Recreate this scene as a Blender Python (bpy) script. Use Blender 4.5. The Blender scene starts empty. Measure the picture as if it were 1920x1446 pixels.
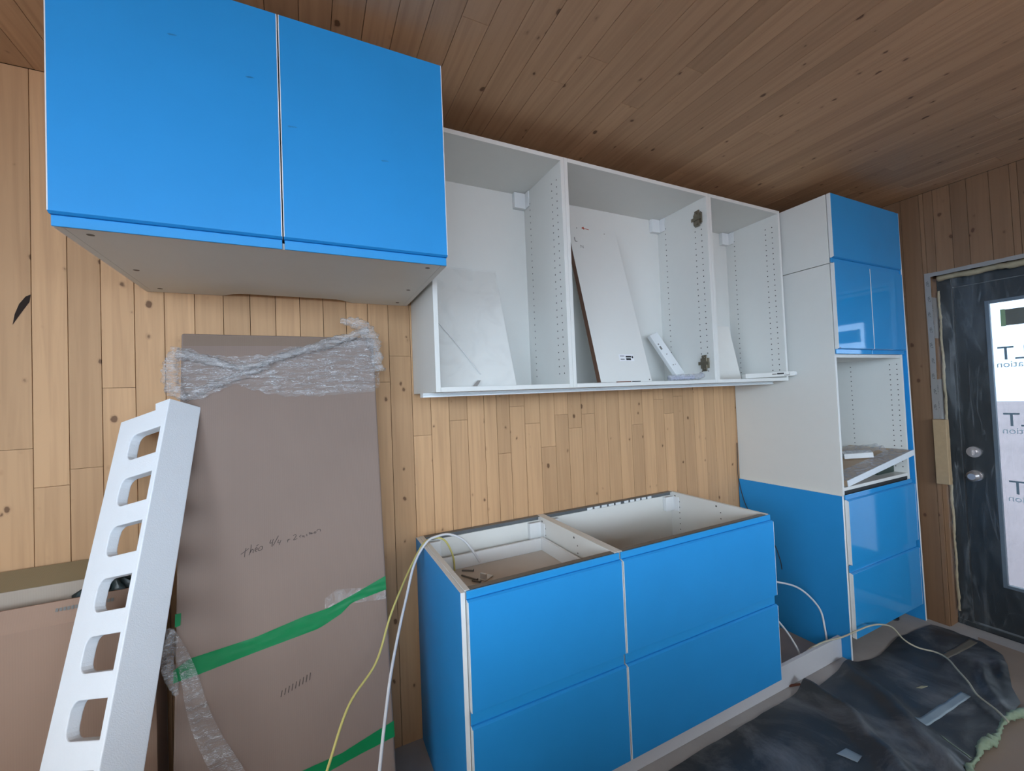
import bpy, bmesh, math, random
from mathutils import Vector, Matrix, noise

K = 0.0254                      # the place was measured in inches; everything below is in inches
SC = bpy.context.scene
COL = SC.collection
rnd = random.Random(7)

# ------------------------------------------------------------------ camera
F_PX, W_PX = 785.28, 1920.0
CAM = Vector((-101.89, -74.56, 58.77))
YAW, PITCH, ROLL = map(math.radians, (25.86, 1.39, -2.31))
fw = Vector((math.sin(YAW)*math.cos(PITCH), math.cos(YAW)*math.cos(PITCH), math.sin(PITCH)))
r0 = Vector((math.cos(YAW), -math.sin(YAW), 0)); u0 = r0.cross(fw)
rt = r0*math.cos(ROLL) + u0*math.sin(ROLL); up = -r0*math.sin(ROLL) + u0*math.cos(ROLL)
cd = bpy.data.cameras.new('camera'); cam = bpy.data.objects.new('camera', cd); COL.objects.link(cam)
cd.sensor_width = 36.0; cd.lens = F_PX/W_PX*36.0; cd.clip_start = 0.02
M = Matrix((rt, up, -fw)).transposed().to_4x4(); M.translation = CAM*K
cam.matrix_world = M
SC.camera = cam

# ------------------------------------------------------------------ sky, daylight, exposure
SC.view_settings.view_transform = 'Standard'; SC.view_settings.look = 'None'
SC.view_settings.gamma = 1.0; SC.view_settings.use_curve_mapping = False
SC.view_settings.exposure = 1.85
wd = bpy.data.worlds.new('overcast_sky'); SC.world = wd; wd.use_nodes = True
wn = wd.node_tree.nodes; wl = wd.node_tree.links
bg = wn['Background']
tc = wn.new('ShaderNodeTexCoord'); sx = wn.new('ShaderNodeSeparateXYZ'); rp = wn.new('ShaderNodeValToRGB')
wl.new(tc.outputs['Generated'], sx.inputs[0]); wl.new(sx.outputs['Z'], rp.inputs[0]); wl.new(rp.outputs[0], bg.inputs[0])
rp.color_ramp.elements[0].position = 0.0; rp.color_ramp.elements[0].color = (0.62, 0.80, 1.0, 1)
rp.color_ramp.elements[1].position = 0.5; rp.color_ramp.elements[1].color = (0.90, 0.96, 1.0, 1)
bg.inputs[1].default_value = 3.2

def portal(name, center, sx_, sy_, direction):
    l = bpy.data.lights.new(name, 'AREA'); l.shape = 'RECTANGLE'; l.size = sx_*K; l.size_y = sy_*K
    l.cycles.is_portal = True
    o = bpy.data.objects.new(name, l); COL.objects.link(o); o.location = Vector(center)*K
    o.rotation_euler = Vector(direction).to_track_quat('-Z', 'Y').to_euler()
ROOM_L, ROOM_F, ROOM_R, CEIL = -185.0, -185.0, 33.0, 103.7
WIN_F = [(-180, -66, 52, 102), (-50, 30, 37, 82)]          # x0,x1,z0,z1 in the wall behind the camera
WIN_L = [(-180, -70, 46, 101)]                                # y0,y1,z0,z1 in the left wall
for a in WIN_F: portal('daylight_portal', ((a[0]+a[1])/2, ROOM_F-3, (a[2]+a[3])/2), a[1]-a[0], a[3]-a[2], (0, 1, 0))
for a in WIN_L: portal('daylight_portal', (ROOM_L-3, (a[0]+a[1])/2, (a[2]+a[3])/2), a[3]-a[2], a[1]-a[0], (1, 0, 0))
portal('daylight_portal', (40.5, -53, 43), 64, 34, (-1, 0, 0))

# ------------------------------------------------------------------ materials
def lin(c):
    if isinstance(c, str):
        c = tuple(int(c[i:i+2], 16)/255 for i in (0, 2, 4))
    return tuple(x/12.92 if x <= 0.04045 else ((x+0.055)/1.055)**2.4 for x in c) + (1,)
def nodes(name):
    m = bpy.data.materials.new(name); m.use_nodes = True
    n, l = m.node_tree.nodes, m.node_tree.links
    return m, n, l, n['Principled BSDF']
def mixc(n, l, a, b, fac, blend='MIX'):
    x = n.new('ShaderNodeMix'); x.data_type = 'RGBA'; x.blend_type = blend
    for s, v in ((6, a), (7, b), (0, fac)):
        if hasattr(v, 'links'): l.new(v, x.inputs[s])
        else: x.inputs[s].default_value = v
    return x.outputs[2]
def plain(name, c, rough=0.5, metal=0.0, var=0.06, scale=18.0, bump=0.0, bscale=200.0, spec=0.5, coat=0.0):
    m, n, l, b = nodes(name)
    c = lin(c); pos = n.new('ShaderNodeNewGeometry')
    nz = n.new('ShaderNodeTexNoise'); nz.inputs['Scale'].default_value = scale; nz.inputs['Detail'].default_value = 3
    l.new(pos.outputs['Position'], nz.inputs['Vector'])
    lo = tuple(x*(1-var) for x in c[:3])+(1,); hi = tuple(min(1, x*(1+var)) for x in c[:3])+(1,)
    l.new(mixc(n, l, lo, hi, nz.outputs[0]), b.inputs['Base Color'])
    b.inputs['Roughness'].default_value = rough; b.inputs['Metallic'].default_value = metal
    b.inputs['Specular IOR Level'].default_value = spec; b.inputs['Coat Weight'].default_value = coat
    if bump:
        n2 = n.new('ShaderNodeTexNoise'); n2.inputs['Scale'].default_value = bscale
        l.new(pos.outputs['Position'], n2.inputs['Vector'])
        bp = n.new('ShaderNodeBump'); bp.inputs['Strength'].default_value = bump; bp.inputs['Distance'].default_value = 0.002
        l.new(n2.outputs[0], bp.inputs['Height']); l.new(bp.outputs[0], b.inputs['Normal'])
    return m
def wood(name, axis, base, dark, knot, width_axis):
    """sawn spruce: grain along `axis` (0,1,2), knots in the board's face, a tint of its own for each board"""
    m, n, l, b = nodes(name)
    pos = n.new('ShaderNodeNewGeometry'); oi = n.new('ShaderNodeObjectInfo')
    off = n.new('ShaderNodeVectorMath'); off.operation = 'SCALE'; off.inputs[3].default_value = 9.0
    cmb = n.new('ShaderNodeCombineXYZ')
    for i in range(3): l.new(oi.outputs['Random'], cmb.inputs[i])
    l.new(cmb.outputs[0], off.inputs[0])
    add = n.new('ShaderNodeVectorMath'); l.new(pos.outputs['Position'], add.inputs[0]); l.new(off.outputs[0], add.inputs[1])
    def scaled(sl, sw):
        v = n.new('ShaderNodeVectorMath'); v.operation = 'MULTIPLY'
        s = [sw, sw, sw]; s[axis] = sl
        l.new(add.outputs[0], v.inputs[0]); v.inputs[1].default_value = s
        return v.outputs[0]
    g = n.new('ShaderNodeTexNoise'); g.inputs['Scale'].default_value = 1; g.inputs['Detail'].default_value = 5
    g.inputs['Distortion'].default_value = 0.6
    l.new(scaled(2.2, 55), g.inputs['Vector'])
    gr = n.new('ShaderNodeMapRange'); gr.inputs[1].default_value = 0.42; gr.inputs[2].default_value = 0.72
    l.new(g.outputs[0], gr.inputs[0])
    w = n.new('ShaderNodeTexNoise'); w.inputs['Scale'].default_value = 1; w.inputs['Detail'].default_value = 1
    l.new(scaled(0.9, 14), w.inputs['Vector'])
    c = mixc(n, l, lin(base), lin(dark), gr.outputs[0])
    b2 = tuple(x*0.86 for x in lin(base)[:3])+(1,); b3 = tuple(min(1, x*1.12) for x in lin(base)[:3])+(1,)
    tint = mixc(n, l, b2, b3, oi.outputs['Random'])
    gm = n.new('ShaderNodeMath'); gm.operation = 'MULTIPLY'; gm.inputs[1].default_value = 0.30; l.new(gr.outputs[0], gm.inputs[0])
    c = mixc(n, l, tint, lin(dark), gm.outputs[0])
    wm = n.new('ShaderNodeMath'); wm.operation = 'MULTIPLY'; wm.inputs[1].default_value = 0.25; l.new(w.outputs[0], wm.inputs[0])
    c = mixc(n, l, c, lin(dark), wm.outputs[0])
    # knots: flattened voronoi cells, only some of the cells carry one
    kv = n.new('ShaderNodeVectorMath'); kv.operation = 'MULTIPLY'
    s = [0.0, 0.0, 0.0]; s[axis] = 11.5; s[width_axis] = 16.5
    dn = n.new('ShaderNodeTexNoise'); dn.inputs['Scale'].default_value = 45; l.new(add.outputs[0], dn.inputs['Vector'])
    dm = n.new('ShaderNodeVectorMath'); dm.operation = 'MULTIPLY_ADD'; dm.inputs[1].default_value = (0.012,)*3
    l.new(dn.outputs['Color'], dm.inputs[0]); l.new(add.outputs[0], dm.inputs[2])
    l.new(dm.outputs[0], kv.inputs[0]); kv.inputs[1].default_value = s
    vo = n.new('ShaderNodeTexVoronoi'); vo.inputs['Scale'].default_value = 1.0; vo.inputs['Randomness'].default_value = 1.0
    l.new(kv.outputs[0], vo.inputs['Vector'])
    sc = n.new('ShaderNodeSeparateColor'); l.new(vo.outputs['Color'], sc.inputs[0])
    rad = n.new('ShaderNodeMapRange'); rad.inputs[1].default_value = 0.2; rad.inputs[2].default_value = 1.0
    rad.inputs[3].default_value = 0.0; rad.inputs[4].default_value = 0.15
    l.new(sc.outputs[0], rad.inputs[0])
    df = n.new('ShaderNodeMath'); df.operation = 'SUBTRACT'; l.new(rad.outputs[0], df.inputs[0]); l.new(vo.outputs['Distance'], df.inputs[1])
    kf = n.new('ShaderNodeMapRange'); kf.inputs[1].default_value = -0.015; kf.inputs[2].default_value = 0.03
    l.new(df.outputs[0], kf.inputs[0])
    halo = n.new('ShaderNodeMapRange'); halo.inputs[1].default_value = -0.08; halo.inputs[2].default_value = 0.0; halo.inputs[4].default_value = 0.3
    l.new(df.outputs[0], halo.inputs[0])
    c = mixc(n, l, c, lin(dark), halo.outputs[0])
    kk = n.new('ShaderNodeMath'); kk.operation = 'MULTIPLY'; kk.inputs[1].default_value = 0.72; l.new(kf.outputs[0], kk.inputs[0])
    c = mixc(n, l, c, lin(knot), kk.outputs[0])
    l.new(c, b.inputs['Base Color']); b.inputs['Roughness'].default_value = 0.62; b.inputs['Specular IOR Level'].default_value = 0.3
    bp = n.new('ShaderNodeBump'); bp.inputs['Strength'].default_value = 0.15; bp.inputs['Distance'].default_value = 0.001
    l.new(g.outputs[0], bp.inputs['Height']); l.new(bp.outputs[0], b.inputs['Normal'])
    return m
def film(name, clear, tint, rough, wr_scale, stretch=(1, 1, 1), bump=0.6, lo=0.38, hi=0.75, most=0.6, dist=0.004, crease_glint=0, glint_most=0.8):
    """clear plastic film: mostly see-through, milky and shiny along its creases, optional glints painted in white"""
    m, n, l, b = nodes(name)
    pos = n.new('ShaderNodeNewGeometry'); mp = n.new('ShaderNodeVectorMath'); mp.operation = 'MULTIPLY'
    mp.inputs[1].default_value = stretch; l.new(pos.outputs['Position'], mp.inputs[0])
    nz = n.new('ShaderNodeTexNoise'); nz.inputs['Scale'].default_value = wr_scale; nz.inputs['Detail'].default_value = 6
    nz.inputs['Distortion'].default_value = 1.2; l.new(mp.outputs[0], nz.inputs['Vector'])
    mr = n.new('ShaderNodeMapRange'); mr.inputs[1].default_value = lo; mr.inputs[2].default_value = hi
    mr.inputs[3].default_value = clear; mr.inputs[4].default_value = most; l.new(nz.outputs[0], mr.inputs[0])
    bp = n.new('ShaderNodeBump'); bp.inputs['Strength'].default_value = bump; bp.inputs['Distance'].default_value = dist
    l.new(nz.outputs[0], bp.inputs['Height'])
    if crease_glint:  # thin white crease lines: stress whitening plus sparkle painted into the mix
        nc = n.new('ShaderNodeTexNoise'); nc.inputs['Scale'].default_value = wr_scale*crease_glint; nc.inputs['Detail'].default_value = 3
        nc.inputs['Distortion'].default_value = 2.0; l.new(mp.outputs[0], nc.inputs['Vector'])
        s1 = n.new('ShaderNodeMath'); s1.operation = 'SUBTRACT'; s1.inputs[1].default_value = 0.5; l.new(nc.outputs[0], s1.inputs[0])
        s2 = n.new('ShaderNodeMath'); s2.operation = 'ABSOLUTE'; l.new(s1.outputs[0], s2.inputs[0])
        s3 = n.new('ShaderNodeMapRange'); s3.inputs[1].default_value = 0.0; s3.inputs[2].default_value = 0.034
        s3.inputs[3].default_value = glint_most; s3.inputs[4].default_value = 0.0; l.new(s2.outputs[0], s3.inputs[0])
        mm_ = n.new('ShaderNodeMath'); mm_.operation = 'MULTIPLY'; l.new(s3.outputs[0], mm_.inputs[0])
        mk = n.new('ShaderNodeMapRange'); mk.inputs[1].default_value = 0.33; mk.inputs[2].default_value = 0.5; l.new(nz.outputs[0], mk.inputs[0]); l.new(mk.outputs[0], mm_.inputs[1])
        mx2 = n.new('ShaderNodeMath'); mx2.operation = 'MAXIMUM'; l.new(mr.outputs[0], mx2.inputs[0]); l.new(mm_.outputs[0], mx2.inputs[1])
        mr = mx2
    b.inputs['Base Color'].default_value = lin(tint); b.inputs['Roughness'].default_value = rough
    b.inputs['Specular IOR Level'].default_value = 0.8; l.new(bp.outputs[0], b.inputs['Normal'])
    tr = n.new('ShaderNodeBsdfTransparent'); mx = n.new('ShaderNodeMixShader')
    l.new(mr.outputs[0], mx.inputs[0]); l.new(tr.outputs[0], mx.inputs[1]); l.new(b.outputs[0], mx.inputs[2])
    l.new(mx.outputs[0], n['Material Output'].inputs['Surface'])
    return m
def glass_mat(name):
    m, n, l, b = nodes(name)
    tr = n.new('ShaderNodeBsdfTransparent'); tr.inputs[0].default_value = (0.42, 0.45, 0.48, 1)
    gl = n.new('ShaderNodeBsdfGlossy'); gl.inputs['Roughness'].default_value = 0.02
    fr = n.new('ShaderNodeFresnel'); fr.inputs[0].default_value = 1.45
    mx = n.new('ShaderNodeMixShader'); l.new(fr.outputs[0], mx.inputs[0]); l.new(tr.outputs[0], mx.inputs[1]); l.new(gl.outputs[0], mx.inputs[2])
    l.new(mx.outputs[0], n['Material Output'].inputs['Surface'])
    return m
def cardboard(name, c, flute_axis=0, var=0.10):
    m, n, l, b = nodes(name)
    pos = n.new('ShaderNodeNewGeometry'); wv = n.new('ShaderNodeTexWave'); wv.bands_direction = 'XYZ'[flute_axis]
    wv.inputs['Scale'].default_value = 55; wv.inputs['Distortion'].default_value = 0.3
    l.new(pos.outputs['Position'], wv.inputs['Vector'])
    nz = n.new('ShaderNodeTexNoise'); nz.inputs['Scale'].default_value = 3.5; nz.inputs['Detail'].default_value = 5
    l.new(pos.outputs['Position'], nz.inputs['Vector'])
    cc = lin(c); a = mixc(n, l, tuple(x*(1-var) for x in cc[:3])+(1,), tuple(x*(1+var) for x in cc[:3])+(1,), nz.outputs[0])
    f = n.new('ShaderNodeMath'); f.operation = 'MULTIPLY'; f.inputs[1].default_value = 0.03; l.new(wv.outputs[1], f.inputs[0])
    l.new(mixc(n, l, a, (0.05, 0.035, 0.025, 1), f.outputs[0]), b.inputs['Base Color'])
    bp = n.new('ShaderNodeBump'); bp.inputs['Strength'].default_value = 0.08; bp.inputs['Distance'].default_value = 0.001
    l.new(wv.outputs[1], bp.inputs['Height']); l.new(bp.outputs[0], b.inputs['Normal'])
    b.inputs['Roughness'].default_value = 0.75; b.inputs['Specular IOR Level'].default_value = 0.25
    return m
def tarp_mat():
    m, n, l, b = nodes('black_plastic_sheeting')
    pos = n.new('ShaderNodeNewGeometry')
    nz = n.new('ShaderNodeTexNoise'); nz.inputs['Scale'].default_value = 2.6; nz.inputs['Detail'].default_value = 9; nz.inputs['Roughness'].default_value = 0.68
    nz.inputs['Distortion'].default_value = 0.8; l.new(pos.outputs['Position'], nz.inputs['Vector'])
    mr = n.new('ShaderNodeMapRange'); mr.inputs[1].default_value = 0.48; mr.inputs[2].default_value = 0.78; mr.inputs[4].default_value = 0.6
    l.new(nz.outputs[0], mr.inputs[0])
    l.new(mixc(n, l, (0.036, 0.044, 0.052, 1), (0.36, 0.38, 0.40, 1), mr.outputs[0]), b.inputs['Base Color'])
    rr = n.new('ShaderNodeMapRange'); rr.inputs[3].default_value = 0.30; rr.inputs[4].default_value = 0.6; l.new(nz.outputs[0], rr.inputs[0])
    l.new(rr.outputs[0], b.inputs['Roughness'])
    n2 = n.new('ShaderNodeTexNoise'); n2.inputs['Scale'].default_value = 16; n2.inputs['Detail'].default_value = 4; l.new(pos.outputs['Position'], n2.inputs['Vector'])
    bp = n.new('ShaderNodeBump'); bp.inputs['Strength'].default_value = 0.5; bp.inputs['Distance'].default_value = 0.004
    l.new(n2.outputs[0], bp.inputs['Height']); l.new(bp.outputs[0], b.inputs['Normal'])
    return m

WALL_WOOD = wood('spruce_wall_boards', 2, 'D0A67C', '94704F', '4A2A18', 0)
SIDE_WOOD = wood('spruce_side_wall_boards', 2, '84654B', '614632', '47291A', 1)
CEIL_WOOD = wood('spruce_ceiling_boards', 1, 'C4A07E', '85674D', '46291A', 0)
GAP = plain('dark_joint', '3A2819', 0.9)
WHITE = plain('white_melamine', 'DEDFDB', 0.45, var=0.015)
WHITE_EDGE = plain('white_edge_band', 'E2E5E6', 0.35, var=0.01)
BLUE = plain('blue_protective_film', '2994DA', 0.42, var=0.05, scale=7, bump=0.03, bscale=30, spec=0.3)
GLOSS = plain('glossy_blue_front', '2997DA', 0.07, var=0.04, scale=5, coat=0.3)
PULL = plain('blue_finger_pull', '2997DA', 0.3, var=0.03)
HOLE = plain('drilled_hole', '4A4A46', 0.9)
STEEL = plain('galvanised_steel', '8E9498', 0.35, metal=0.9, var=0.15)
HINGE = plain('nickel_hinge', '8A8374', 0.35, metal=0.9, var=0.2)
RAIL = plain('grey_rail', '73787C', 0.4, metal=0.6)
CARD = cardboard('brown_cardboard', '8C7A70')
CARD2 = cardboard('tan_cardboard', 'A08472')
CARD_OLIVE = cardboard('olive_cardboard', '8F7F62')
CARD_PALE = cardboard('pale_cardboard', 'AFA294')
FOAM = plain('white_polystyrene', 'EEF3F8', 0.75, var=0.02, bump=0.35, bscale=350)
BAG = plain('dark_green_bag', '2B3A3C', 0.35, var=0.3, scale=30, bump=0.5, bscale=40)
GREEN = plain('green_packing_tape', '11804C', 0.3, var=0.15, scale=25)
MINT = plain('mint_masking_tape', '8FA48C', 0.6, var=0.2, scale=60)
DUCT = plain('silver_tape', '8FA2AE', 0.4, var=0.08)
BROWN_TAPE = plain('brown_tape', '6A655B', 0.4, var=0.1)
INK = plain('black_ink', '24262A', 0.6)
GREY_INK = plain('grey_ink', '75736F', 0.6)
PENCIL = plain('pencil_line', '463C38', 0.7)
CONCRETE = plain('dusty_concrete', 'A3A09E', 0.85, var=0.18, scale=6, bump=0.3, bscale=60)
KRAFT = plain('beige_floor_paper', '8D7D70', 0.8, var=0.12, scale=5)
TARP = tarp_mat()
CAB_W = plain('white_cable', 'DADDE2', 0.4)
CAB_Y = plain('yellow_cable', 'CFC678', 0.45)
CAB_BEIGE = plain('beige_cable', 'B9B6A2', 0.5)
CAB_K = plain('black_cable', '20242A', 0.5)
DOORBLK = plain('black_door_paint', '1C2124', 0.4, var=0.1)
NICKEL = plain('satin_nickel', 'C9C2C0', 0.3, metal=0.8)
SPRAY = plain('spray_foam', 'A2957A', 0.9, var=0.15, scale=40, bump=0.8, bscale=80)
TAPE_GREY = plain('grey_sealing_tape', '8E8A86', 0.5, var=0.06)
PINE = plain('raw_pine_block', 'A88E6C', 0.65, var=0.12, scale=40)
GLASS = glass_mat('door_glass')
WRAP = film('stretch_wrap', 0.10, 'E8E8EA', 0.08, 26, (0.4, 1, 2.4), 1.0, 0.42, 0.78, 0.42, 0.02, crease_glint=1.6, glint_most=0.9)
TWIST = film('twisted_wrap', 0.2, 'DEDCDC', 0.08, 30, (0.6, 1, 2), 1.0, 0.35, 0.75, 0.55, 0.02, crease_glint=1.5, glint_most=0.9)
THINWRAP = film('thin_shrink_wrap', 0.03, 'EEF0F0', 0.12, 7, (1, 1, 1), 0.6, 0.5, 0.8, 0.18, 0.006)
DOORFILM = film('door_dust_film', 0.03, 'C2CCD2', 0.2, 5, (1, 2.6, 0.5), 1.0, 0.5, 0.82, 0.16, 0.03, crease_glint=0.5, glint_most=0.13)
POLY = film('clear_poly_bag', 0.30, 'C9CEDA', 0.2, 22, (1, 1, 1), 0.8, 0.4, 0.8, 0.75, 0.006)
CLEARTAPE = film('clear_tape', 0.12, 'D8D4D2', 0.15, 30, (1, 1, 1), 0.8, 0.45, 0.75, 0.6, 0.004)
GROUND = plain('outdoor_earth', '8C7F80', 0.9, var=0.2, scale=0.6)
STICK = plain('dark_glass_sticker', '5A5A50', 0.6, var=0.08)
STICK_G = plain('green_sticker_edge', '7F9A72', 0.6)
LETTER = plain('slate_letters', '5E7482', 0.6)
LETTER_P = plain('pale_letters', 'A9BCC8', 0.6)
RED = plain('red_arrow', 'A8442E', 0.6)
CHIP = plain('chipped_wood', '7A4A38', 0.8)
GREENBOX = plain('dark_green_packet', '2E3F38', 0.5, var=0.2)
EDGE_BROWN = wood('raw_board_edge', 2, '7A5A48', '5A3E30', '3A251A', 1)

# ------------------------------------------------------------------ builders
WL = {}                                                          # world origin of each built object, in inches
def link(name, data, parent, origin, kind=None):
    o = bpy.data.objects.new(name, data); COL.objects.link(o)
    o.location = (Vector(origin) - (WL[parent.name] if parent else Vector((0, 0, 0))))*K
    if parent: o.parent = parent
    WL[o.name] = Vector(origin)
    if kind: o['kind'] = kind
    return o
def empty(name, loc, label=None, cat=None, group=None, kind=None):
    o = link(name, None, None, loc, kind); o.empty_display_size = 0.05
    if label: o['label'] = label; o['category'] = cat
    if group: o['group'] = group
    return o
def tag(o, label, cat, group=None):
    o['label'] = label; o['category'] = cat
    if group: o['group'] = group
    return o
class MB:
    def __init__(s): s.v = []; s.f = []; s.mi = []
    def add(s, vs, fs, mi=0):
        b = len(s.v); s.v += [Vector(p) for p in vs]
        for f in fs: s.f.append([b+i for i in f]); s.mi.append(mi)
        return s
    def box(s, x0, x1, y0, y1, z0, z1, mi=0, mx=None):
        p = [(x, y, z) for z in (z0, z1) for y in (y0, y1) for x in (x0, x1)]
        if mx: p = [mx @ Vector(q) for q in p]
        return s.add(p, [(0, 2, 3, 1), (4, 5, 7, 6), (0, 1, 5, 4), (2, 6, 7, 3), (0, 4, 6, 2), (1, 3, 7, 5)], mi)
    def prism(s, prof, x0, x1, mis=None, cap=0, axis=0):
        """extrude a (y,z) outline (counter-clockwise seen from +x) along x; mis = material of each side face"""
        n = len(prof); P = lambda x, a, b: (x, a, b) if axis == 0 else ((a, x, b) if axis == 1 else (a, b, x))
        vs = [P(x0, a, b) for a, b in prof] + [P(x1, a, b) for a, b in prof]
        base = len(s.v); s.v += [Vector(p) for p in vs]
        for i in range(n):
            j = (i+1) % n
            s.f.append([base+i, base+j, base+n+j, base+n+i]); s.mi.append(mis[i] if mis else 0)
        s.f.append([base+i for i in reversed(range(n))]); s.mi.append(cap)
        s.f.append([base+n+i for i in range(n)]); s.mi.append(cap)
        return s
    def cyl(s, p0, p1, r, n=12, r1=None, mi=0):
        p0, p1 = Vector(p0), Vector(p1); d = (p1-p0).normalized(); a = d.orthogonal().normalized(); b = d.cross(a)
        r1 = r if r1 is None else r1
        vs = [p0+(a*math.cos(t)+b*math.sin(t))*r for t in [2*math.pi*i/n for i in range(n)]]
        vs += [p1+(a*math.cos(t)+b*math.sin(t))*r1 for t in [2*math.pi*i/n for i in range(n)]]
        return s.add(vs, [(i, (i+1) % n, n+(i+1) % n, n+i) for i in range(n)] + [tuple(reversed(range(n))), tuple(range(n, 2*n))], mi)
    def disc(s, c, nrm, r, n=8, mi=0):
        c = Vector(c); d = Vector(nrm).normalized(); a = d.orthogonal().normalized(); b = d.cross(a)
        return s.add([c+(a*math.cos(2*math.pi*i/n)+b*math.sin(2*math.pi*i/n))*r for i in range(n)], [tuple(range(n))], mi)
    def tube(s, pts, r, n=8, sub=6, wob=0.0):
        P = [Vector(p) for p in pts]; Q = []
        for i in range(len(P)-1):
            a, b, c, d = P[max(i-1, 0)], P[i], P[i+1], P[min(i+2, len(P)-1)]
            for k in range(sub):
                t = k/sub
                Q.append(0.5*((2*b)+(c-a)*t+(2*a-5*b+4*c-d)*t*t+(3*b-a-3*c+d)*t**3))
        Q.append(P[-1]); base = len(s.v); m = len(Q)
        nrm = (Q[1]-Q[0]).orthogonal().normalized()
        for i, q in enumerate(Q):
            t = (Q[min(i+1, m-1)]-Q[max(i-1, 0)]).normalized()
            nrm = (nrm - t*nrm.dot(t)).normalized(); bi = t.cross(nrm)
            for k in range(n):
                a = 2*math.pi*k/n
                rr = (r(i/(m-1)) if callable(r) else r)*(1+wob*noise.noise(Vector((q.x*1.7, q.y*1.7+k, q.z*1.7))))
                s.v.append(q+(nrm*math.cos(a)+bi*math.sin(a))*rr)
        for i in range(m-1):
            for k in range(n):
                s.f.append([base+i*n+k, base+i*n+(k+1) % n, base+(i+1)*n+(k+1) % n, base+(i+1)*n+k]); s.mi.append(0)
        s.f.append([base+k for k in reversed(range(n))]); s.mi.append(0)
        s.f.append([base+(m-1)*n+k for k in range(n)]); s.mi.append(0)
        return s
    def grid(s, fn, nu, nv):
        base = len(s.v)
        for i in range(nu+1):
            for j in range(nv+1): s.v.append(Vector(fn(i/nu, j/nv)))
        for i in range(nu):
            for j in range(nv):
                a = base+i*(nv+1)+j; s.f.append([a, a+nv+1, a+nv+2, a+1]); s.mi.append(0)
        return s
    def build(s, name, mats, parent=None, origin=None, kind=None, smooth=False, bevel=0.0, solid=0.0, fix=True):
        if not isinstance(mats, (list, tuple)): mats = [mats]
        if origin is None:
            if parent: origin = WL[parent.name]
            else:
                lo = [min(v[i] for v in s.v) for i in range(3)]; hi = [max(v[i] for v in s.v) for i in range(3)]
                origin = ((lo[0]+hi[0])/2, (lo[1]+hi[1])/2, lo[2])
        O = Vector(origin)
        me = bpy.data.meshes.new(name); me.from_pydata([tuple((v-O)*K) for v in s.v], [], s.f)
        for m in mats: me.materials.append(m)
        me.polygons.foreach_set('material_index', s.mi)
        if fix:
            bm = bmesh.new(); bm.from_mesh(me); bmesh.ops.recalc_face_normals(bm, faces=bm.faces); bm.to_mesh(me); bm.free()
        if smooth: me.polygons.foreach_set('use_smooth', [True]*len(me.polygons))
        o = link(name, me, parent, O, kind)
        if bevel:
            b = o.modifiers.new('bevel', 'BEVEL'); b.width = bevel*K; b.segments = 2; b.limit_method = 'ANGLE'
        if solid:
            t = o.modifiers.new('thickness', 'SOLIDIFY'); t.thickness = solid*K
        return o
def Rz(a, c=(0, 0, 0)):
    c = Vector(c); return Matrix.Translation(c) @ Matrix.Rotation(math.radians(a), 4, 'Z') @ Matrix.Translation(-c)
def text(body, name, mat, parent, origin, xdir, ydir, size, extrude=0.0):
    c = bpy.data.curves.new(name, 'FONT'); c.body = body; c.size = size*K; c.extrude = extrude*K
    c.materials.append(mat)
    t_ = bpy.data.objects.new('text_source', c); COL.objects.link(t_); bpy.context.view_layer.update()
    me = bpy.data.meshes.new_from_object(t_.evaluated_get(bpy.context.evaluated_depsgraph_get())); me.name = name
    bpy.data.objects.remove(t_); bpy.data.curves.remove(c)
    o = link(name, me, parent, origin); o['kind'] = 'stuff'
    x = Vector(xdir).normalized(); y = Vector(ydir).normalized(); z = x.cross(y)
    o.rotation_euler = Matrix((x, y, z)).transposed().to_euler()
    return o
def quad(p, name, mat, parent=None, kind=None):
    return MB().add(p, [tuple(range(len(p)))]).build(name, mat, parent, kind=kind, fix=False)

# ================================================================== THE ROOM
wall_back = MB().box(ROOM_L, 45, 0.45, 5, -1, CEIL+4).build('wall_back', GAP, kind='structure')
XS = [-85.5, -82.2, -78.8, -75.3, -71.9, -69.3, -66.5, -63.2, -59.7, -56.2, -52.9, -49.5, -46.0, -42.7, -39.3, -35.8, -32.4, -28.8,
      -25.7, -22.5, -19.3, -15.6, -11.8, -8.2, -4.5, -0.3, 3.1, 6.5, 9.9, 13.3, 16.7, 20.1, 23.5, 26.9, 30.3, 33.0]
XL = [-89.2, -92.6, -96.0, -99.5, -102.9, -106.3, -109.7, -113.1, -116.6, -120.1, -123.4, -126.9, -130.2, -133.6]
while XL[-1] > -184: XL.append(XL[-1]-3.42)
XS = sorted(XS+XL)
JOINT = {-85.5: 52.3, -78.8: 54.6, -66.5: 56.6, -63.2: 53, -69.3: 47.6, -59.7: 48, -56.2: 54.4, -52.9: 51.4, -49.5: 54.2, -35.8: 51, -28.8: 56.5,
         -130.2: 51.5, -133.6: 49.5, -137.02: 54.5, -126.9: 62, -92.6: 62, -89.2: 66.5, -32.4: 58.6, -25.7: 53, -22.5: 57}
def board(mb_args, name, mat, parent):
    return MB().box(*mb_args).build(name, mat, parent, bevel=0.03)
for i in range(len(XS)-1):
    x0, x1 = XS[i], XS[i+1]
    zs = [0.0]
    j = JOINT.get(round(x0, 2))
    if j is not None: zs += [j]
    elif rnd.random() < 0.55: zs += [rnd.uniform(8, 32)]
    if rnd.random() < 0.4: zs += [rnd.uniform(78, 97)]
    zs.append(CEIL)
    for a, b in zip(zs[:-1], zs[1:]):
        y = rnd.uniform(0.0, 0.03)
        board((x0+0.035, x1-0.035, y, 0.44, a+0.02, b-0.02), 'plank', WALL_WOOD, wall_back)
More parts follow.
